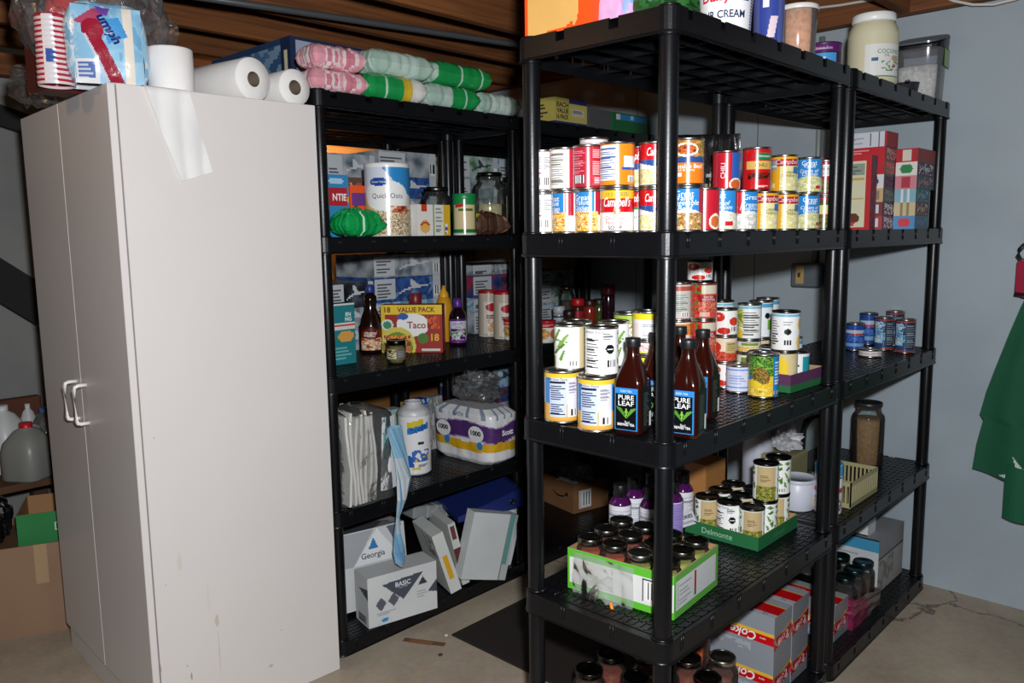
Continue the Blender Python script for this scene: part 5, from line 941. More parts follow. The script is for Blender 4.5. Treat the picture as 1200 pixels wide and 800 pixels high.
bottle('jelly_bottle', 'dark grape jelly bottle with a purple label right of the taco box', .80, 1.50, z3, [(.030, .001), (.034, .005), (.035, .11), (.032, .128), (.02, .15), (.018, .156)], '1c0a16', [(.019, .154), (.02, .156), (.017, .184), (.012, .19)], '5a2a8a', 'jelly', .0356, (.012, .108))
bottle('mustard_bottle', 'yellow mustard bottle behind the grape jelly bottle', .83, 1.615, z3, [(.030, .001), (.034, .006), (.034, .15), (.026, .18), (.018, .19)], 'd89a1c', [(.02, .188), (.02, .2), (.008, .22), (.006, .235)], 'e8a81c', m='plastic')
bottle('spice_bottle', 'maroon capped bottle showing above the taco box', .665, 1.60, z3, [(.022, .001), (.024, .005), (.024, .16), (.02, .17)], '3a2018', [(.024, .168), (.025, .17), (.025, .212), (.023, .214)], '7a1f28')
D['gran'] = ([('r', .42, .75, .05, .82, 'dcd4c8'), ('e', .58, .68, .13, .1, 'b01c28'), ('n', .48, .68, .1, .4, ['dcd4c8', 'c89a6a', 'e8e0d4'], 8), ('l', .46, .7, .42, .52, '8a3a3a', 2)], 'c4b6a4', ())
gC = 'clear spice canisters with red lids'
for px, des, fd, lb, yy in ((573, 'gran', 'cfc3b0', 'clear canister of pale garlic granules with a red lid, leftmost', 1.61), (591, 'gran', 'b8926a', 'clear canister of tan spice with a red lid behind the red and white cup', 1.50), (607, 'gran', 'c8b8a0', 'clear canister with a red lid hidden by the left front post of the front rack', 1.615)):
    p = aty(px, 380, yy); canister('spice_canister', lb, 'canister', p.x, p.y, z3, .046, .044, .19, des, 'a8141e', lidh=.028, group=gC, lidr=1.0)
D['cup'] = ([('r', 0, 1, .72, 1, 'c01c28'), ('e', .42, .4, .14, .28, 'c89a5a'), ('n', .3, .52, .14, .62, ['c8904a', 'e0b87a', 'a86a2c'], 9), ('l', .3, .7, .8, .9, 'f0e8e8', 2), ('e', .66, .4, .1, .25, 'c86a3a')], 'e8e4e0', ())
gN = 'white and red snack cups on the middle shelf'
for px, py, lb in ((600, 398.5, 'white snack cup with a red rim left of the front rack post'), (641, 402, 'white snack cup with a red rim right of the front rack post')):
    x, y = on(px, py, z3, .034); canister('snack_cup', lb, 'cup', x, y, z3, .031, .036, .088, 'cup', 'b01c28', lidh=.006, group=gN)
gX = 'small bottles and jars on the middle shelf by the wall'
def small(px, y, kind, lb, h=.11, r=.022, body='3a1c14', cap='c01c24', des=None):
    p = aty(px, 370, y); bottle('spice_bottle', lb, p.x, p.y, z3, [(r*.95, .001), (r, .004), (r, h*.72), (r*.9, h*.78), (r*.85, h*.8)], body, [(r*.98, h*.78), (r*1.02, h*.8), (r*1.02, h-.002), (r*.95, h)], cap, des, r+.0004, (.006, h*.66), 0, gX)
D['sp_red'] = ([('r', .3, .7, .1, .9, 'c8b0a8'), ('r', .3, .7, .5, .9, 'a82430'), ('e', .5, .3, .1, .15, '6a2a1c')], '3a1c14', ())
D['sp_wh'] = ([('r', .2, .8, .1, .9, 'b8bcc4'), ('l', .3, .7, .2, .8, '6a6a74', 5)], '2a2a30', ())
small(655, 1.40, 0, 'white labelled spice bottle with a grey lid right of the snack cup', .125, .026, '9a9ea8', 'b8bcc0', 'sp_wh')
small(667, 1.33, 0, 'brown spice bottle with a red and white label', .11, .026, '3a1c14', '2a1614', 'sp_red')
small(677, 1.44, 0, 'spice bottle with a bright red cap among the small bottles', .145, .03, '4a1c18', 'c4161e', 'sp_red')
small(691, 1.42, 0, 'red bottle with a dark cap beside the bright red capped one', .135, .028, '9a2c20', '3a1a16')
small(702, 1.45, 0, 'green glass bottle low beside the red bottle', .13, .026, '4a5220', '2c2e1a')
small(713, 1.36, 0, 'tall dark purple bottle with a red cap left of the mushroom can', .205, .03, '2a121e', '7a1a24')
p = aty(727, 350, 1.50); glass_jar('jar with an orange lid behind the dark purple bottle', p.x, p.y, z3, .042, .21, '6a4a2c', 'a85a2c', .86, .8)
p = aty(664, 350, 1.58); glass_jar('brown glass jar behind the white labelled spice bottle', p.x, p.y, z3, .038, .19, '3c2a18', '8a7a50', .8, .8)

# ------------------------------------------------------------------ fourth tier of the middle row
pk = thing('plate_pack', 'clear wrapped pack of white paper plates standing beside the left front post', 'plates', None, (.145, 1.335, z4))
for i in range(7):
    b = MB(); x = -.075+i*.017
    def pl(u, v, x=x, i=i): q = .006*math.sin(v*5+i)+.004*noise.noise(Vector((u*3, v*4, i))); return (x+q+.02*u, -.085+.165*u, .004+v*(.30+.012*math.sin(i*2.1)))
    b.grid(pl, 10, 16, 'cfcdc6', 0, True); b.grid(lambda u, v, pl=pl: (lambda p: (p[0]+.009, p[1], p[2]))(pl(1-u, v)), 10, 16, 'cfcdc6', 0, True)
    b.grid(lambda u, v, pl=pl: (lambda p: (p[0]+.009*u, p[1], p[2]))(pl(0, v)), 2, 16, 'dedcd6', 0, True)
    link('paper_plate', b.mesh('plate', ['matte']), pk)
b = MB(); b.grid(lambda u, v: (.052+.07*u+.015*v*(1-u), -.088-.006*math.sin(u*4), .03+v*.25-.1*(1-u)*(1-v)*.0), 12, 14, paint([('n', .05, .6, .4, 1, ['eceef0', 'eceef0', '7ab0c0', 'eceef0', '5a9a8a'], 9), ('r', .5, .8, .05, .1, '3a80c0')], 'eceef0'))
b.grid(lambda u, v: (.052+.07*(1-u)+.015*v*u, -.086-.006*math.sin((1-u)*4), .03+v*.25), 12, 14, 'd8dade'); link('insert_card', b.mesh('card', ['print']), pk)
b = MB()
def wrp(u, v): a = 2*PI*u; q = 1+.05*noise.noise(Vector((math.cos(a)*2, math.sin(a)*2, v*5))); t = 1-.75*max(0, v-.9)/.1; R = 1/((abs(math.cos(a))**4+abs(math.sin(a))**4)**.25); return (.02+.107*R*math.cos(a)*q*t, -.003+.095*R*math.sin(a)*q*t, .002+.325*v)
b.grid(wrp, 40, 24, 'ffffff', 0, True); link('wrap', b.mesh('wrap', ['wrap']), pk)
D['towel'] = ([('p', [(.40, .78), (.56, .84), (.56, .94), (.40, .88)], 'd8c028'), ('p', [(.40, .68), (.62, .76), (.62, .86), (.40, .78)], '2a7ac0'), ('n', .44, .62, .2, .42, ['e8e8ea', 'e8e8ea', '3a6ab8', 'd8b84a'], 7), ('r', .5, .56, .5, .54, '2a2a2a'), ('p', [(.38, .12), (.46, .12), (.44, .3), (.40, .32)], '2a62b0'), ('r', .44, .52, .06, .12, 'e0c04a'), ('l', .5, .62, .12, .2, '9a9a9a', 3)], 'e8e8ea', (('Scott', .51, .77, .020, '1f4a9a', {'bold': .03, 'shear': .1, 'rot': .25}),))
x, y = on(487, 558, z4, .062); r = .060
b = MB(); b.lathe([(r*.5, .0), (r*.95, .002), (r, .012), (r, .225), (r*.94, .24), (r*.5, .243), (.02, .235)], 'e8e8ea', n=36)
o = thing('paper_towel_roll', 'wrapped white paper towel roll with a slanted blue name beside the plates', 'paper towel', b.mesh('roll', ['film']), (x, y, z4), face_cam(x, y, 12)); link('label', sleeve('towel', r+.0006, .008, .228, *D['towel']), o)
b = MB(); b.lathe([(r*1.03, .222), (r*1.04, .236), (r*.8, .252), (r*.5, .262), (r*.55, .272)], 'ffffff', n=30); link('loose_wrap', b.mesh('wrap', ['tissue_film']), o)
# twisted plastic bag hanging over the shelf edge
pts = [atz(455, 512, z4+.2), ]
path = [(aty(462, 500, 1.20), .03), (aty(470, 535, 1.205), .026), (aty(474, 560, 1.205), .030), (aty(471, 585, 1.205), .018), (aty(466, 606, 1.205), .008), (aty(466, 625, 1.205), .014), (aty(468, 645, 1.20), .024), (aty(470, 658, 1.195), .018), (aty(471, 664, 1.193), .003)]
b = MB(); n = 16; vs = []; fs = []; cs = []
for i, (p, r) in enumerate(path):
    for k in range(n):
        a = 2*PI*k/n+i*.7; q = 1+.35*noise.noise(Vector((math.cos(a)*2, math.sin(a)*2, i*.9))); vs.append((p.x+r*q*math.cos(a), p.y+r*.55*q*math.sin(a), p.z))
for i in range(len(path)-1):
    for k in range(n): fs.append((i*n+k, i*n+(k+1) % n, (i+1)*n+(k+1) % n, (i+1)*n+k)); cs.append(['8ab8d0', 'b8c4cc', 'c4ccd0', '9ab0bc', 'b0bcc2', '86b4d0', '7aacd0', 'b0b4b8'][i] if k % 5 else '6a9ac0')
b.add(vs, fs, cs, 0, False); thing('plastic_bag', 'twisted pale blue plastic bag hanging over the shelf edge above the paper carton', 'bag', b.mesh('bag', ['film']))
# bathroom tissue pack
tp = thing('tissue_pack', 'wrapped pack of bathroom tissue with purple and yellow bands', 'tissue pack', None, (.782, 1.395, z4))
def tpk(u, v):
    a = 2*PI*u; L_, W_ = .086, .172; c, s = math.cos(a), math.sin(a); R = 1/((abs(c)**6+abs(s)**6)**(1/6)); x, y = L_*R*c, W_*R*s
    lob = 1-.045*(1-v)*abs(math.cos(3*PI*(y/W_*.5+.5)))*(abs(c) > .6)-.03*(1-v)*abs(math.cos(PI*(x/L_*.5+.5)))*(abs(s) > .8)
    t = 1 if v < .9 else 1-.25*(v-.9)/.1; e = 1-.16*max(0, .08-v)/.08
    q = .003*noise.noise(Vector((x*30, y*30, v*6))); return (x*lob*t*e+q, y*lob*t*e+q, .215*v)
pur = [('n', 0, 1, 0, 1, ['e2e2e4', 'd4d4d8', 'eaeaec'], 6)]
for u0 in (0, .25, .5, .75): pass
def tcol(u, v):
    w_ = .045*math.sin(u*2*PI*3+1)
    if .24 < v-w_*.3 < .40: return H('d8a820')
    if .44 < v+w_ < .72: return H('52306c')
    if .41 < v+w_ < .44 or .72 <= v+w_ < .74: return H('a890bc')
    if v > .82 and int(u*60) % 4 == 0: return H('8a98a8')
    return H('e4e4e6')
b = MB(); b.grid(tpk, 120, 40, tcol, 0, True); b.add([tpk(i/120, 1) for i in range(120)], [tuple(range(120))], 'd6d6da', 0)
lf = lambda u, v, l=0: (-.0885-l, .172-.344*u, .215*v)
for cu, ww in ((.24, 1), (.78, 1)):
    b.add([(-.0878, .172-.344*cu+.042*math.cos(t*PI/12), .215*.56+.032*math.sin(t*PI/12)) for t in range(24)], [tuple(range(24))[::-1]], 'e8e8ea', 0)
    b.text('1000', lf, .344, .215, cu*.344, .58*.215, .018, '1c1c24', bold=.04, wide=.056)
    b.add([(-.0884, .172-.344*(cu+.06)+.016*math.cos(t*PI/12), .215*.36+.016*math.sin(t*PI/12)) for t in range(24)], [tuple(range(24))[::-1]], '2f80cc', 0)
fr = lambda u, v, l=0: (-.082+.164*u, -.174-l, .215*v)
b.text('Scott', fr, .164, .215, .09, .58*.215, .02, 'f0f0f4', bold=.04); b.text('BATH', lf, .344, .215, .5*.344, .88*.215, .016, '6a7480', bold=.03)
link('rolls', b.mesh('tissue_rolls', ['film']), tp)
w_ = link('wrap', crumple(.09, 'ffffff', ['wrap'], 12, 16, .45, (.8, 1.3, .62)), tp, (0, -.02, .216))
gE = 'small boxes at the back of the fourth shelf'
for px0, px1, y, h, c, lay, lb in ((410, 440, 1.60, .17, '5f7a6a', [], 'dull green soft box at the back above the plate pack'), (447, 456, 1.58, .20, 'a8c0b8', [('l', .1, .9, .2, .8, '6a9a90', 4)], 'pale teal box at the back above the paper towel roll'), (458, 470, 1.59, .205, '9ab8b0', [('r', 0, 1, .5, .6, '5a8a84')], 'second pale teal box next to the first at the back'), (478, 487, 1.60, .215, 'a08a4a', [('r', .3, .7, .1, .8, 'c8b88a')], 'narrow tan box at the back right of the teal pair'), (490, 502, 1.58, .225, '24489a', [('n', 0, 1, 0, 1, ['24489a', '5a8ad0', 'a8c8e8', '1c3a80'], 6)], 'bright blue patterned box at the back'), (503, 518, 1.60, .22, '9a9a98', [('n', 0, 1, 0, 1, ['9a9a98', '7a7a78', 'b8b8b4'], 6)], 'grey box at the back beside the blue patterned one')):
    x0, x1 = aty(px0, 465, y).x, aty(px1, 465, y).x; carton('small_box', lb, 'box', x0, x1, y, y+.05, z4, h, {'front': lay} if lay else {}, c, group=gE, res=.004)
# ------------------------------------------------------------------ bottom tier of the middle row
f0 = Vector((.130, 1.253)); f1 = Vector((.39, 1.198)); an = math.atan2(f1.y-f0.y, f1.x-f0.x); m_ = (f0+f1)/2+Vector((-math.sin(an), math.cos(an)))*.052
W_ = (f1-f0).length
SL = '4a4e5c'
carton('paper_carton', 'white paper carton with a dark triangle standing at the front of the bottom shelf', 'paper carton', m_.x-W_/2, m_.x+W_/2, m_.y-.052, m_.y+.052, z5, .178,
       {'front': [('p', [(.2, .80), (.80, .86), (.50, .40)], SL), ('p', [(.10, .42), (.18, .28), (.26, .42), (.18, .56)], '5a5e66'), ('p', [(.28, .45), (.36, .31), (.44, .45), (.36, .59)], '5a5e66'), ('p', [(.72, .60), (.86, .60), (.79, .76)], '3a3c44'), ('p', [(.86, .42), (1, .36), (1, .62)], SL), ('p', [(.12, .02), (.34, .02), (.23, .22)], 'b8ccd8'), ('p', [(.145, .03), (.315, .03), (.23, .19)], 'd6d8d8'), ('e', .23, .09, .05, .035, '3a86b8'), ('l', .12, .42, .20, .28, '9a9ca0', 2), ('l', .70, .88, .35, .5, '9a9ca0', 3)],
        'left': [('r', .2, .8, .04, .2, '8a8c90'), ('l', .25, .78, .06, .18, '3a3c40', 3), ('p', [(.3, .7), (1, .78), (1, .55)], SL)]}, {'top': 'c4c6c6', '*': 'd2d4d4'},
       (('front', 'BASIC', .50, .73, .016, 'e8e8ea', {'bold': .02}), ('front', 'Copy Paper', .50, .66, .006, 'c8c8d0')), rot=math.degrees(an), res=.0032)
carton('paper_carton', 'grey and white paper carton leaning back behind the front one', 'paper carton', .115, .385, 1.352, 1.472, z5+.009, .275,
       {'front': [('p', [(.24, .56), (.92, .56), (.60, .99)], 'e2e4e4'), ('p', [(.0, .56), (.24, .56), (.55, .98), (0, .98)], 'a2a4a8'), ('p', [(.46, .74), (.60, .74), (.54, .88)], '2f78b4'), ('p', [(.74, .98), (.96, .98), (.86, .74)], '5a5e68')], 'top': [('p', [(0, 0), (.55, 0), (.9, .5), (.6, 1), (0, 1)], '54565c'), ('p', [(.62, .1), (.95, .1), (.8, .6)], '8a8c90')]}, {'front': 'c6c8c8', 'top': 'c0c2c2', '*': 'c0c2c2'},
       (('front', 'Georgia', .52, .65, .020, '2a2c34', {'bold': .01}),), tilt=(math.radians(-7), 0, an), res=.004)
def slab(name, lb, cat, base, w, d, h, lean, rot, faces, bg, texts=(), m='card', pitch=0):
    me = boxmesh(w, d, h, faces, bg, texts, .006, m); return thing(name, lb, cat, me, base, (math.radians(pitch), math.radians(lean), math.radians(rot)))
p = atz(537, 697, z5); slab('paper_box', 'narrow white box with a yellow sticker leaning against the paper carton', 'box', (p.x+.03, p.y+.10, z5+.012), .045, .19, .245, -17, -18, {'front': [('r', .22, .78, .22, .62, 'dca41c'), ('r', 0, .06, 0, 1, 'b8bab8')], 'left': [('n', .5, 1, .6, 1, ['c8cac8', '8a8a88', 'e0e0de'], 6)]}, 'd2d4d0')
p = atz(553, 690, z5); slab('paper_box', 'white box with a dark red stripe leaning behind the yellow stickered one', 'box', (p.x+.035, p.y+.13, z5+.010), .03, .20, .255, -13, -18, {'front': [('r', 0, 1, .2, .6, '5a2420'), ('r', .2, .9, .75, .95, '6a3a34')]}, 'c8cac6')
p = atz(572, 697, z5); slab('ring_binder', 'white binder with a teal stripe leaning to the right on the bottom shelf', 'binder', (p.x+.045, p.y+.09, z5+.028), .20, .055, .255, 15, -14, {'front': [('r', .84, 1, 0, 1, 'b8bcba'), ('r', .86, .95, .25, 1, '5f9a94'), ('r', .83, .84, 0, 1, '8a8c8a'), ('e', .7, .07, .015, .012, '2a2a2a')]}, 'cdd1d0')
p = atz(600, 690, z5); b = MB(); b.grid(lambda u, v: (-.05+.1*u+.10*v-.03*v*v*u, .02*u+.01*v, .01+.26*v-.05*u*(1-v)), 12, 16, 'd4dade', 0, True); b.grid(lambda u, v: (-.05+.1*(1-u)+.10*v-.03*v*v*(1-u), .02*(1-u)+.01*v+.012, .01+.26*v-.05*(1-u)*(1-v)), 12, 16, 'c8ced2', 0, True)
thing('paper_sheets', 'loose white sheets curling out right of the white binder', 'paper', b.mesh('sheets', ['card']), (p.x+.10, p.y+.17, z5), math.radians(-25))
b = MB(); prof = [(-.16, 0), (.12, 0), (.12, .070), (.10, .074), (-.16, .022)]
vs = [(x, y, z) for y in (-.13, .13) for x, z in prof]; b.add(vs, [(4, 3, 2, 1, 0), (5, 6, 7, 8, 9)]+[(i, (i+1) % 5, 5+(i+1) % 5, 5+i) for i in range(5)], '1c2a66')
cpos = aty(572, 582, 1.30)
o = thing('ring_binder', 'dark blue binder lying tilted on top of the leaning white binder', 'binder', b.mesh('binder', ['plastic']), (cpos.x+.01, 1.345, cpos.z-.03), (math.radians(4), math.radians(-4), math.radians(-20)))
g = MB(); g.lathe([(.0005, 0), (.012, 0), (.013, .002), (.009, .003)], '0c0e18', n=16); link('finger_hole', g.mesh('hole', ['plastic']), o, (.07, -.131, .03), (math.radians(90), 0, 0))
p = aty(522, 606, 1.40); b = MB(); b.rbox(-.125, .125, -.045, .045, 0, .05, .006, '8a8e90')
for x in (-.06, -.02, .03, .075): b.box(x-.002, x+.002, -.046, .046, .002, .0515, 'aeb2b4')
thing('plastic_organizer', 'grey translucent plastic organizer tilted between the paper carton and the binder', 'organizer', b.mesh('organizer', ['plastic']), (p.x, 1.47, p.z-.005), (0, math.radians(9), math.radians(-8)))
# cardboard box with clear film at the far end of the bottom shelf
c0 = atz(672, 603, z5); c1 = atz(639, 592, z5); an2 = -12
w_, d_, h_ = .22, .24, .145
tb_ = tray('cardboard_box', 'small open brown cardboard box with a curved arrow print on the bottom shelf', w_, d_, h_, .004, c0.x+.5*w_+.03, c0.y+.5*d_-.02, z5, an2, [], '8a6240', '7a5434')
b = MB(); P = facepos(w_+.001, d_+.001, h_); b.grid(lambda u, v: P['front'](.15+.35*u, .12+v*.62), 14, 14, paint([('b', .2, .9, .1, .9)], 'd8d4d0')); link('bar_code', b.mesh('box_print', ['print']), tb_); b = MB()
for i in range(14):
    t0, t1 = i/14, (i+1)/14; f = lambda t, k: P['left'](.3+.5*t, .55-.14*math.sin(PI*t)+k*.05*math.sin(PI*t)+k*.01)
    b.add([f(t0, 0), f(t1, 0), f(t1, 1), f(t0, 1)], [(0, 1, 2, 3)], '2a1c14')
b.add([P['left'](.80, .66), P['left'](.84, .50), P['left'](.72, .56)], [(0, 1, 2)], '2a1c14')
link('arrow_print', b.mesh('box_print', ['print']), tb_)
thing('plastic_film', 'ball of clear plastic film stuffed in the open brown cardboard box', 'film', crumple(.07, 'ffffff', ['tissue_film'], 15, 16, .6, (1.3, 1.3, .9)), (c0.x+.5*w_+.03, c0.y+.5*d_-.02, z5+.06))

# ------------------------------------------------------------------ model kits on the rear racks
gM = 'model kit boxes stacked on the rear racks'
PALS = {'grey': ['5a646e', '7c868e', '98a0a8', 'aab2b8', 'bcc2c8'], 'dark': ['16181c', '24262c', '3a3e48', '5a5e68'], 'blue': ['2a4a86', '3a62a8', '1f3a70', '7a9ac8'], 'red': ['24346a', '3a4a86', '7a3a5a', 'a83a44'], 'green': ['4a7a50', '8aa294', 'a8b8b0', 'c8d0cc'], 'sky': ['7aa8c8', 'a8c8dc', '5a88b0', 'c8d8e2']}
def kit(px0, px1, z, h, pal, lb, txt=None, d=.26, y=1.705, plane=True, white=.0):
    x0, x1 = aty(px0, 250, y).x, aty(px1, 250, y).x; P_ = PALS[pal]; w = x1-x0
    sd = (px0*7+int(z*100)) % 17; ar = w/h; L_ = [('s', 0, 1, 0, 1, P_, 2.2*ar, 2.2, sd), ('r', .88, 1, 0, 1, 'c4c8cc'), ('b', .9, .98, .15, .55)]
    if white: L_ += [('r', 0, white, .1, .95, 'c8ccd0'), ('l', .03, white-.04, .2, .8, '5a6068', 5)]
    if plane: L_ += [('p', [(.34, .30), (.50, .46), (.66, .52), (.82, .60), (.84, .66), (.66, .62), (.56, .86), (.52, .84), (.54, .58), (.40, .44)], 'd0d4d8' if pal in ('dark', 'blue', 'grey') else '3a4450')]
    return carton('kit_box', lb, 'kit box', x0, x1, y, y+d, z, h, {'front': L_, 'left': [('s', 0, 1, 0, 1, P_, 4, 2, 3)]}, {'*': P_[0]}, ((('front', txt, .58, .8 if h < .07 else .72, min(.022, h*.3), '1a1c22', {'bold': .03}),) if txt else ()), group=gM, res=.006, m='print')
def kits(px0, px1, z, rows, **k):
    for h, pal, lb, *r in rows: kit(px0, px1, z, h, pal, lb, *(r[:1] or [None]), plane=len(r) < 2, white=(.3 if len(r) < 2 else .45), **k); z += h+.0005
kits(386, 441, z2, ((.06, 'blue', 'blue model kit box at the bottom of the stack behind the cracker box'), (.09, 'sky', 'sky blue model kit box behind the snack boxes'), (.055, 'blue', 'dark blue thin kit box behind the oats canister'), (.105, 'grey', 'grey kit box with a grey aircraft topping the leftmost stack')))
kits(446, 512, z2, ((.075, 'sky', 'pale blue kit box at the bottom of the stack behind the oats canister'), (.075, 'grey', 'grey kit box, second up, behind the oats canister'), (.085, 'blue', 'blue edged kit box, third up, behind the oats canister'), (.10, 'grey', 'white and grey kit box with black lettering right of the oats canister', None, 1)))
kits(536, 584, z2, ((.08, 'blue', 'blue kit box at the bottom of the stack behind the cheese shaker'), (.08, 'grey', 'grey kit box, second up, behind the cheese shaker'), (.085, 'grey', 'pale grey kit box, third up, behind the glass jars'), (.095, 'green', 'dull green kit box topping the stack behind the glass jars')))
kits(586, 622, z2, ((.105, 'grey', 'grey kit box low behind the flour jar'), (.105, 'grey', 'white and grey kit box, second up, behind the flour jar', None, 1), (.13, 'sky', 'blue kit box topping the stack behind the flour jar')))
kits(383, 434, z3, ((.09, 'grey', 'grey kit box at the bottom behind the syrup bottle'), (.075, 'grey', 'pale grey kit box, second up, behind the syrup bottle'), (.1, 'dark', 'black kit box with a grey tank behind the syrup bottle')))
kits(436, 514, z3, ((.09, 'grey', 'grey kit box at the bottom behind the taco box'), (.085, 'sky', 'sky grey kit box just above the taco box'), (.1, 'blue', 'blue kit box with an aircraft above the taco box'), (.09, 'grey', 'long grey kit box with a row of aircraft, topmost above the taco box')))
kits(553, 620, z3, ((.1, 'grey', 'grey kit box at the bottom behind the spice canisters'), (.06, 'sky', 'pale blue kit box behind the red lids of the spice canisters'), (.1, 'red', 'red and blue kit box with a white lettered panel behind the spice canisters', 'SU-27'), (.045, 'grey', 'thin grey kit box topping the stack behind the spice canisters')))
kits(634, 672, z3, ((.1, 'sky', 'blue kit box low behind the small bottles'), (.08, 'green', 'green and white kit box behind the small bottles'), (.08, 'green', 'second green and white kit box, topmost behind the small bottles')))
kits(556, 612, z4, ((.1, 'grey', 'grey kit box low behind the tissue pack'), (.07, 'red', 'red and blue kit box behind the tissue pack'), (.09, 'sky', 'sky blue kit box topping the stack behind the tissue pack')))

# ------------------------------------------------------------------ on top of the cabinet
zc = HH+.0005
x, y = -.416, 1.275; r, h = .0575, .112
b = MB(); b.lathe([(.02, .004), (r*.97, 0), (r, .003), (r, h-.003), (r*.97, h), (.021, h-.001), (.02, h-.02)], 'ece9e6', n=40)
o = thing('toilet_roll', 'white toilet paper roll standing at the front edge of the cabinet top', 'toilet paper', b.mesh('roll', ['matte']), (x, y, zc))
b = MB(); b.lathe([(.02, .004), (.02, h-.004)], '8a7460', n=24); link('core', b.mesh('core', ['matte']), o)
b = MB(); yf = 1.2085
def sh(u, v):
    px_ = -.52+.115*u+.085*max(0, v-.25)*1.25*(1-.35*u); lean = .004*math.sin(u*6+v*5)
    if v < .25: t = v/.25; return (px_, 1.232-(1.232-yf)*t+lean*.2, zc+.0015)
    t = (v-.25)/.75; return (px_, yf-.003-abs(lean), zc-.235*t*(1-.12*u)+.0015)
def sh2(u, v): X, Y, Z = sh(u, v); return (X-x, Y-y, Z-zc)
b.grid(sh2, 16, 30, 'e4e2e0', 0, True); link('loose_sheet', b.mesh('sheet', ['matte']), o)
gTw = 'white paper towel rolls on the cabinet top'
for X, r, ln, lb, rt in ((-.194, .060, .26, 'white paper towel roll lying on the cabinet top, left of the two', 10), (-.062, .053, .25, 'white paper towel roll lying on the cabinet top, right of the two, near the rack', 4)):
    b = MB(); b.lathe([(.021, .0), (r*.97, .0), (r, .004), (r, ln-.004), (r*.97, ln), (.021, ln)], 'efece8', n=44)
    o = thing('paper_towel_roll', lb, 'paper towel', b.mesh('roll', ['matte']), (X, 1.245, zc+r+.0005), (math.radians(-90), 0, math.radians(rt)), gTw)
    b = MB(); b.lathe([(.021, 0), (.0205, ln)], '8a7a66', n=28); b.lathe([(.0195, .0005), (.0190, ln)], '7a6a58', n=28); link('core', b.mesh('core', ['matte']), o)
# big clear bag of napkins and cups
def nap(w, d, h, colf, seed):
    b = MB(); bulge = lambda u, v: (1-(2*u-1)**4)*(1-(2*v-1)**4)
    F = facepos(w, d, h)
    for k in ('front', 'back', 'left', 'right', 'top'):
        f = F[k]
        def pos(u, v, f=f, k=k): p = Vector(f(u, v)); q = .018*bulge(u, v)+.006*noise.noise(Vector((p.x*18+seed, p.y*18, p.z*18))); n_ = {'front': (0, -1, 0), 'back': (0, 1, 0), 'left': (-1, 0, 0), 'right': (1, 0, 0), 'top': (0, 0, 1)}[k]; return tuple(p+Vector(n_)*q)
        b.grid(pos, 64, 76, colf[k] if k in colf else 'e4e6ea', 0, True)
        if k == 'front': FP = pos
    return b, FP
cf = paint([('r', 0, .34, 0, .3, 'e6e6ea'), ('n', 0, 1, .3, 1, ['8cc0e0', '9acbe6', '7ab4da'], 4), ('r', .72, .86, 0, 1, 'ece2d4'), ('p', [(.18, .62), (.38, .62), (.70, .03), (.48, .03)], '9a1c34'), ('p', [(.02, .78), (.3, .95), (.5, 1), (.3, .68)], 'b04a6a'), ('e', .28, .68, .16, .14, '9a1c34'), ('p', [(.34, 1), (.56, 1), (.5, .86), (.38, .9)], '7a4ab0'), ('r', .04, .28, .06, .26, '5a74b0'), ('l', .04, .28, .06, .26, 'c8cce0', 4), ('p', [(.48, .5), (.78, .62), (.66, .86), (.46, .82)], '4a9ad8'), ('p', [(.14, .62), (.18, .62), (.49, .03), (.44, .03)], 'c8ccd8')], 'a8d0e8')
fr_ = paint([('n', 0, 1, 0, 1, ['9acbe6', 'c8dcea', '7ab4da'], 4), ('p', [(.2, 1), (.5, 1), (.7, .3), (.5, .3)], '9a1c34')], 'a8d0e8')
b, FP = nap(.155, .10, .185, {'front': cf, 'left': fr_, 'right': fr_, 'top': fr_}, 3)
lg = lambda u, v, l=0: (lambda p: (p[0], p[1]-.0012-l, p[2]))(FP(max(0, min(1, u)), max(0, min(1, v))))
b.text('umph', lg, .155, .185, .078, .128, .021, '1c2a6a', bold=.04, rot=-1.05, wide=.075, shear=.1)
o = thing('napkin_pack', 'light blue and crimson pack of napkins at the corner of the cabinet top', 'napkin pack', b.mesh('pack', ['film']), (-.565, 1.30, zc), math.radians(-16))
b, FP = nap(.10, .075, .165, {'front': fr_, 'left': fr_, 'right': fr_, 'top': fr_}, 8)
lg2 = lambda u, v, l=0: (lambda p: (p[0], p[1]-.0012-l, p[2]))(FP(max(0, min(1, u)), max(0, min(1, v))))
b.text('umph', lg2, .10, .165, .045, .085, .018, '1c2a6a', bold=.04, rot=-1.3, wide=.06)
thing('napkin_pack', 'second light blue napkin pack tucked between the first pack and the toilet roll', 'napkin pack', b.mesh('pack', ['film']), (-.468, 1.435, zc), math.radians(-30))
b = MB()
def stp(u, v): a = 2*PI*(u-.5)-PI/2; R = .042-.004*v+(.0015 if int(v*26) % 2 else 0); return (R*math.cos(a), R*math.sin(a), .165*v)
b.grid(stp, 48, 52, lambda u, v: ('d8d4d8' if .36 < u < .46 else ('a8283c' if int(v*26) % 2 else 'd8c4c4')) if not (.37 < u < .45 and .3 < v < .5) else '3a5aa0', 0, True); b.lathe([(.038, .165), (.036, .168), (.0005, .168)], 'a8283c', n=30)
thing('cup_sleeve', 'sleeve of red and white striped paper cups behind the napkin pack', 'cups', b.mesh('cups', ['print']), (-.668, 1.36, zc), 0)
b = MB(); b.lathe([(.04, 0), (.046, .004), (.036, .115), (.0005, .117)], 'c01420', n=30, capb=True)
thing('plastic_cup', 'bright red plastic cups upside down above the striped cup sleeve', 'cup', b.mesh('cup', ['plastic']), (-.60, 1.475, zc+.1645), 0)
b = MB(); b.rbox(-.06, .06, -.05, .05, 0, .164, .008, '4a1a14'); thing('cup_box', 'dark red box under the bright red cups at the back of the bag', 'box', b.mesh('box', ['card']), (-.625, 1.475, zc), math.radians(8))
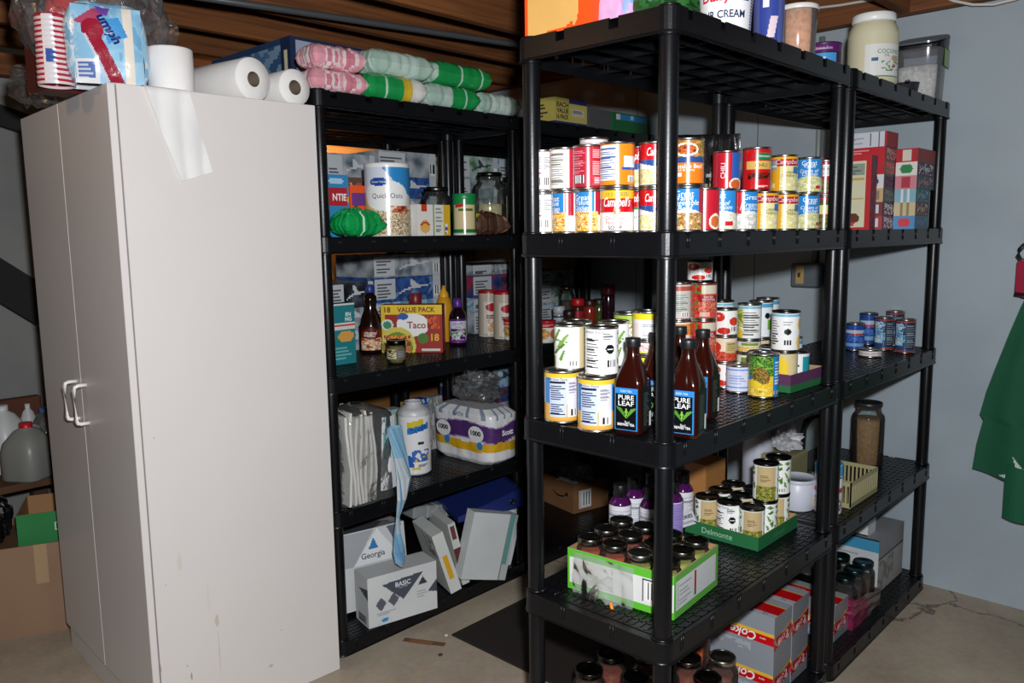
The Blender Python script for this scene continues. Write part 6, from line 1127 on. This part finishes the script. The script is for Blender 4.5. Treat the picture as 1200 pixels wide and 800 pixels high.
soft('utensil_pack', 'blue and turquoise plastic pack behind the toilet roll', 'pack', -.34, 1.60, zc, .19, .14, .18, [('n', 0, 1, 0, 1, ['2a8ac0', '5ab8dc', '1f6aa0', 'a8d8e8', '2a4a90'], 5)], '2a8ac0', -20, 33, crink=.012, pw=3, flat=.45)
thing('plastic_bag', 'large clear bag around the napkins and cups on the cabinet top', 'bag', crumple(.185, 'ffffff', ['wrap'], 20, 26, .22, (1.0, .8, 1.02)), (-.545, 1.43, zc))
thing('plastic_bag', 'smaller clear bag sagging at the back left of the cabinet top', 'bag', crumple(.075, 'ffffff', ['wrap'], 25, 18, .4, (1.0, 2.2, .9)), (-.56, 1.78, zc))

# ------------------------------------------------------------------ dim corner left of the cabinet
a0 = atz(2, 750, 0); a1 = atz(86, 735, 0); an3 = math.atan2(a1.y-a0.y, a1.x-a0.x)
w_, d_, h_ = .42, .36, .325; cx = a1.x-.5*w_*math.cos(an3)-.5*d_*math.sin(an3)+.06*math.cos(an3); cy = a1.y-.5*w_*math.sin(an3)+.5*d_*math.cos(an3)+.06*math.sin(an3)
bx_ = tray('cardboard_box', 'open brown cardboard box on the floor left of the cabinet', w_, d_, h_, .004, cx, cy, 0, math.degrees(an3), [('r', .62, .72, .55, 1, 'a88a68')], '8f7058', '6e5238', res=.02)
v = Vector((math.cos(an3), math.sin(an3))); n_ = Vector((-v.y, v.x))
q = Vector((cx, cy))+v*.10-n_*.02
tray('carton_tray', 'green carton tray sitting inside the open cardboard box left of the cabinet', .20, .24, .12, .003, q.x, q.y, .0045+.30, math.degrees(an3), [], '1f7a3c', '9a7048', (('front', 'Del', .72, .55, .03, 'b8d8c0'),))
b = MB(); b.rbox(-.19, .19, -.15, .15, 0, .299, .004, '6a4a30'); thing('cardboard_box', 'inner box carrying the green tray inside the open cardboard box', 'box', b.mesh('box', ['card']), (cx, cy, .0045), an3)
thing('dark_bag', 'black bag poking out at the left of the green carton tray', 'bag', crumple(.06, '0e0e10', ['film'], 30, 12, .5, (.7, .9, 1.2)), (Vector((cx, cy))-v*.08-n_*.03).to_3d()+Vector((0, 0, .304)))
b = MB(); b.rbox(-.9, .25, -.22, .22, .40, .43, .003, '5a3a22')
tb2 = thing('work_bench', 'low dark wooden bench against the back wall left of the cabinet', 'bench', b.mesh('bench_top', ['wood']), (-.55, 2.85, 0))
for sx in (-.86, .21):
    for sy in (-.18, .18): b = MB(); b.rbox(sx-.03, sx+.03, sy-.03, sy+.03, 0, .399, .003, '4a2f1c'); link('leg', b.mesh('leg', ['wood']), tb2)
b = MB(); b.rbox(-.9, .25, .17, .22, .431, .70, .003, '5a2f1a'); link('back_board', b.mesh('board', ['wood']), tb2)
zb = .4305
def jug(px, y, r, h, col, capc, lb, m='tub', name='water_jug'):
    p = aty(px, 560, y); b = MB(); b.lathe([(r*.95, 0), (r, .008), (r, h*.5), (r*.92, h*.66), (r*.55, h*.86), (r*.26, h*.92), (r*.25, h-.012)], col, n=30, capb=True, sq=[5, 5, 5, 4, 2.5, 2, 2])
    o = thing(name, lb, 'jug', b.mesh('jug', [m]), (p.x, p.y, zb), .6); c = MB(); c.lathe([(r*.3, h-.02), (r*.3, h)], capc, n=24, capt=True); link('cap', c.mesh('cap', ['plastic']), o)
    if name == 'water_jug': c = MB(); c.tube([(r*.3, 0, h*.9), (r*.75, 0, h*.86), (r*.95, 0, h*.72), (r*.9, 0, h*.58)], .012, col, n=10); link('handle', c.mesh('handle', [m]), o)
jug(36, 2.70, .08, .225, '8a8b86', 'c81c24', 'cloudy water jug with a red cap on the bench left of the cabinet', 'plastic')
jug(10, 2.88, .075, .275, 'd8dada', 'e0e0e0', 'white bottle standing behind the red capped jug', 'plastic', 'cleaner_bottle')
jug(58, 2.84, .05, .25, 'c8d4e0', '3a6aa8', 'clear water bottle with a blue cap beside the cabinet edge', 'tub', 'water_bottle')
jug(40, 2.975, .034, .25, 'd4d6d6', 'd8d8d8', 'pale bottle at the back between the jug and the water bottle', 'plastic', 'cleaner_bottle')

# ------------------------------------------------------------------ green cloth hanging at the right
b = MB(); XG = 1.76
Lp = [(1212, 330), (1197, 358), (1183, 390), (1166, 432), (1156, 458), (1148, 485), (1152, 492), (1144, 520), (1139, 549)]
LY = [(atx(px, py, XG).y, atx(px, py, XG).z) for px, py in Lp]
def cl(u, v):
    t = v*(len(LY)-1); i = min(int(t), len(LY)-2); f = t-i; y0 = LY[i][0]*(1-f)+LY[i+1][0]*f; z0 = LY[i][1]*(1-f)+LY[i+1][1]*f
    wdt = .12+.42*v; zb_ = z0-.10*u*v**2
    return (XG+.03*math.sin(u*16+1)*v*(.3+u), y0-wdt*u, zb_)
G_ = paint([('p', [(.22, .02), (.26, .07), (.24, .12), (.30, .07), (.34, .11), (.34, .05), (.40, .06), (.34, .01)], 'c8d0c8'), ('p', [(.16, .015), (.20, .03), (.22, .01)], 'c8d0c8')], '0c5236')
b.grid(cl, 130, 170, lambda u, v: G_(u, 1-v), 0, True); b.grid(lambda u, v: (lambda p: (p[0]+.004, p[1], p[2]))(cl(1-u, v)), 60, 70, '0a4a30', 0, True)
o = thing('holiday_cloth', 'dark green cloth with a white leaf print hanging at the right edge', 'cloth', b.mesh('cloth', ['matte']))
b = MB()
def hem(u, v): p = cl(.16+u*.84, .86); return (p[0]-.012-.01*math.sin(u*12), p[1]-.02, p[2]-.05-v*.19+.02*u)
b.grid(hem, 40, 16, '0d5a3b', 0, True); b.grid(lambda u, v: (lambda p: (p[0]+.003, p[1], p[2]))(hem(1-u, v)), 40, 16, '0a4a30', 0, True); link('lower_layer', b.mesh('cloth', ['matte']), o)
pr_ = [atx(1192, 306, 1.74), atx(1189, 345, 1.74), atx(1210, 352, 1.74), atx(1240, 350, 1.74), atx(1252, 275, 1.74), atx(1240, 280, 1.74), atx(1225, 300, 1.74)]
b = MB(); k = len(pr_); b.add([tuple(p) for p in pr_]+[(p.x+.02, p.y, p.z) for p in pr_], [tuple(range(k)), tuple(range(k, 2*k))[::-1]]+[(i, (i+1) % k, k+(i+1) % k, k+i) for i in range(k)], '9a1436')
q0, q1 = atx(1189, 344, 1.738), atx(1240, 350, 1.738); b.tube([q0, q1], .006, '14141a')
cc_ = thing('crimson_cloth', 'crimson cloth with a dark hem above the green cloth at the right edge', 'cloth', b.mesh('cloth', ['matte']))
b = MB(); P = [atx(px, py, 1.75) for px, py in ((1201, 286), (1195, 292), (1193, 299), (1197, 305), (1206, 303))]; b.tube(P, .007, '2a2c34')
link('hanging_loop', b.mesh('loop', ['plastic']), cc_)
b = MB(); p = atx(1246, 281, 1.735); b.tube([(XW-.001, p.y, p.z-.02), (1.76, p.y, p.z-.012), (1.733, p.y, p.z-.006), (1.728, p.y, p.z+.02)], .006, '6a6a6a'); thing('wall_hook', 'metal wall hook above the hanging cloths', 'hook', b.mesh('hook', ['steel']))
# ------------------------------------------------------------------ light
def lamp(kind, name, loc, power, col, size=.03):
    l = bpy.data.lights.new(name, kind); o = bpy.data.objects.new(name, l); COL.objects.link(o); o.location = loc; l.energy = power; l.color = col
    l.shadow_soft_size = size; return o
o = lamp('SPOT', 'camera_flash', CAM+Vector((0, 0, .145))+_r*.07, 225, (.95, .975, 1), .035); o.data.spot_size = math.radians(140); o.data.spot_blend = .75
v = (_d+_u*.06).normalized(); o.rotation_euler = v.to_track_quat('-Z', 'Y').to_euler()
lamp('POINT', 'ceiling_bulb', (-1.4, 1.3, 2.1), 3.6, (1, .60, .28), .05)
o = lamp('SPOT', 'rear_clip_lamp', (.85, 2.2, 1.86), 13, (1, .74, .42), .04); o.data.spot_size = math.radians(125); o.data.spot_blend = .6; o.rotation_euler = Vector((.1, 1, -.25)).to_track_quat('-Z', 'Y').to_euler()
w = bpy.data.worlds.new('world'); S.world = w; w.use_nodes = True; w.node_tree.nodes['Background'].inputs[0].default_value = (.012, .0095, .0075, 1)
S.view_settings.view_transform = 'Standard'; S.view_settings.look = 'None'; S.view_settings.exposure = 0; S.view_settings.gamma = 1; S.view_settings.use_curve_mapping = False
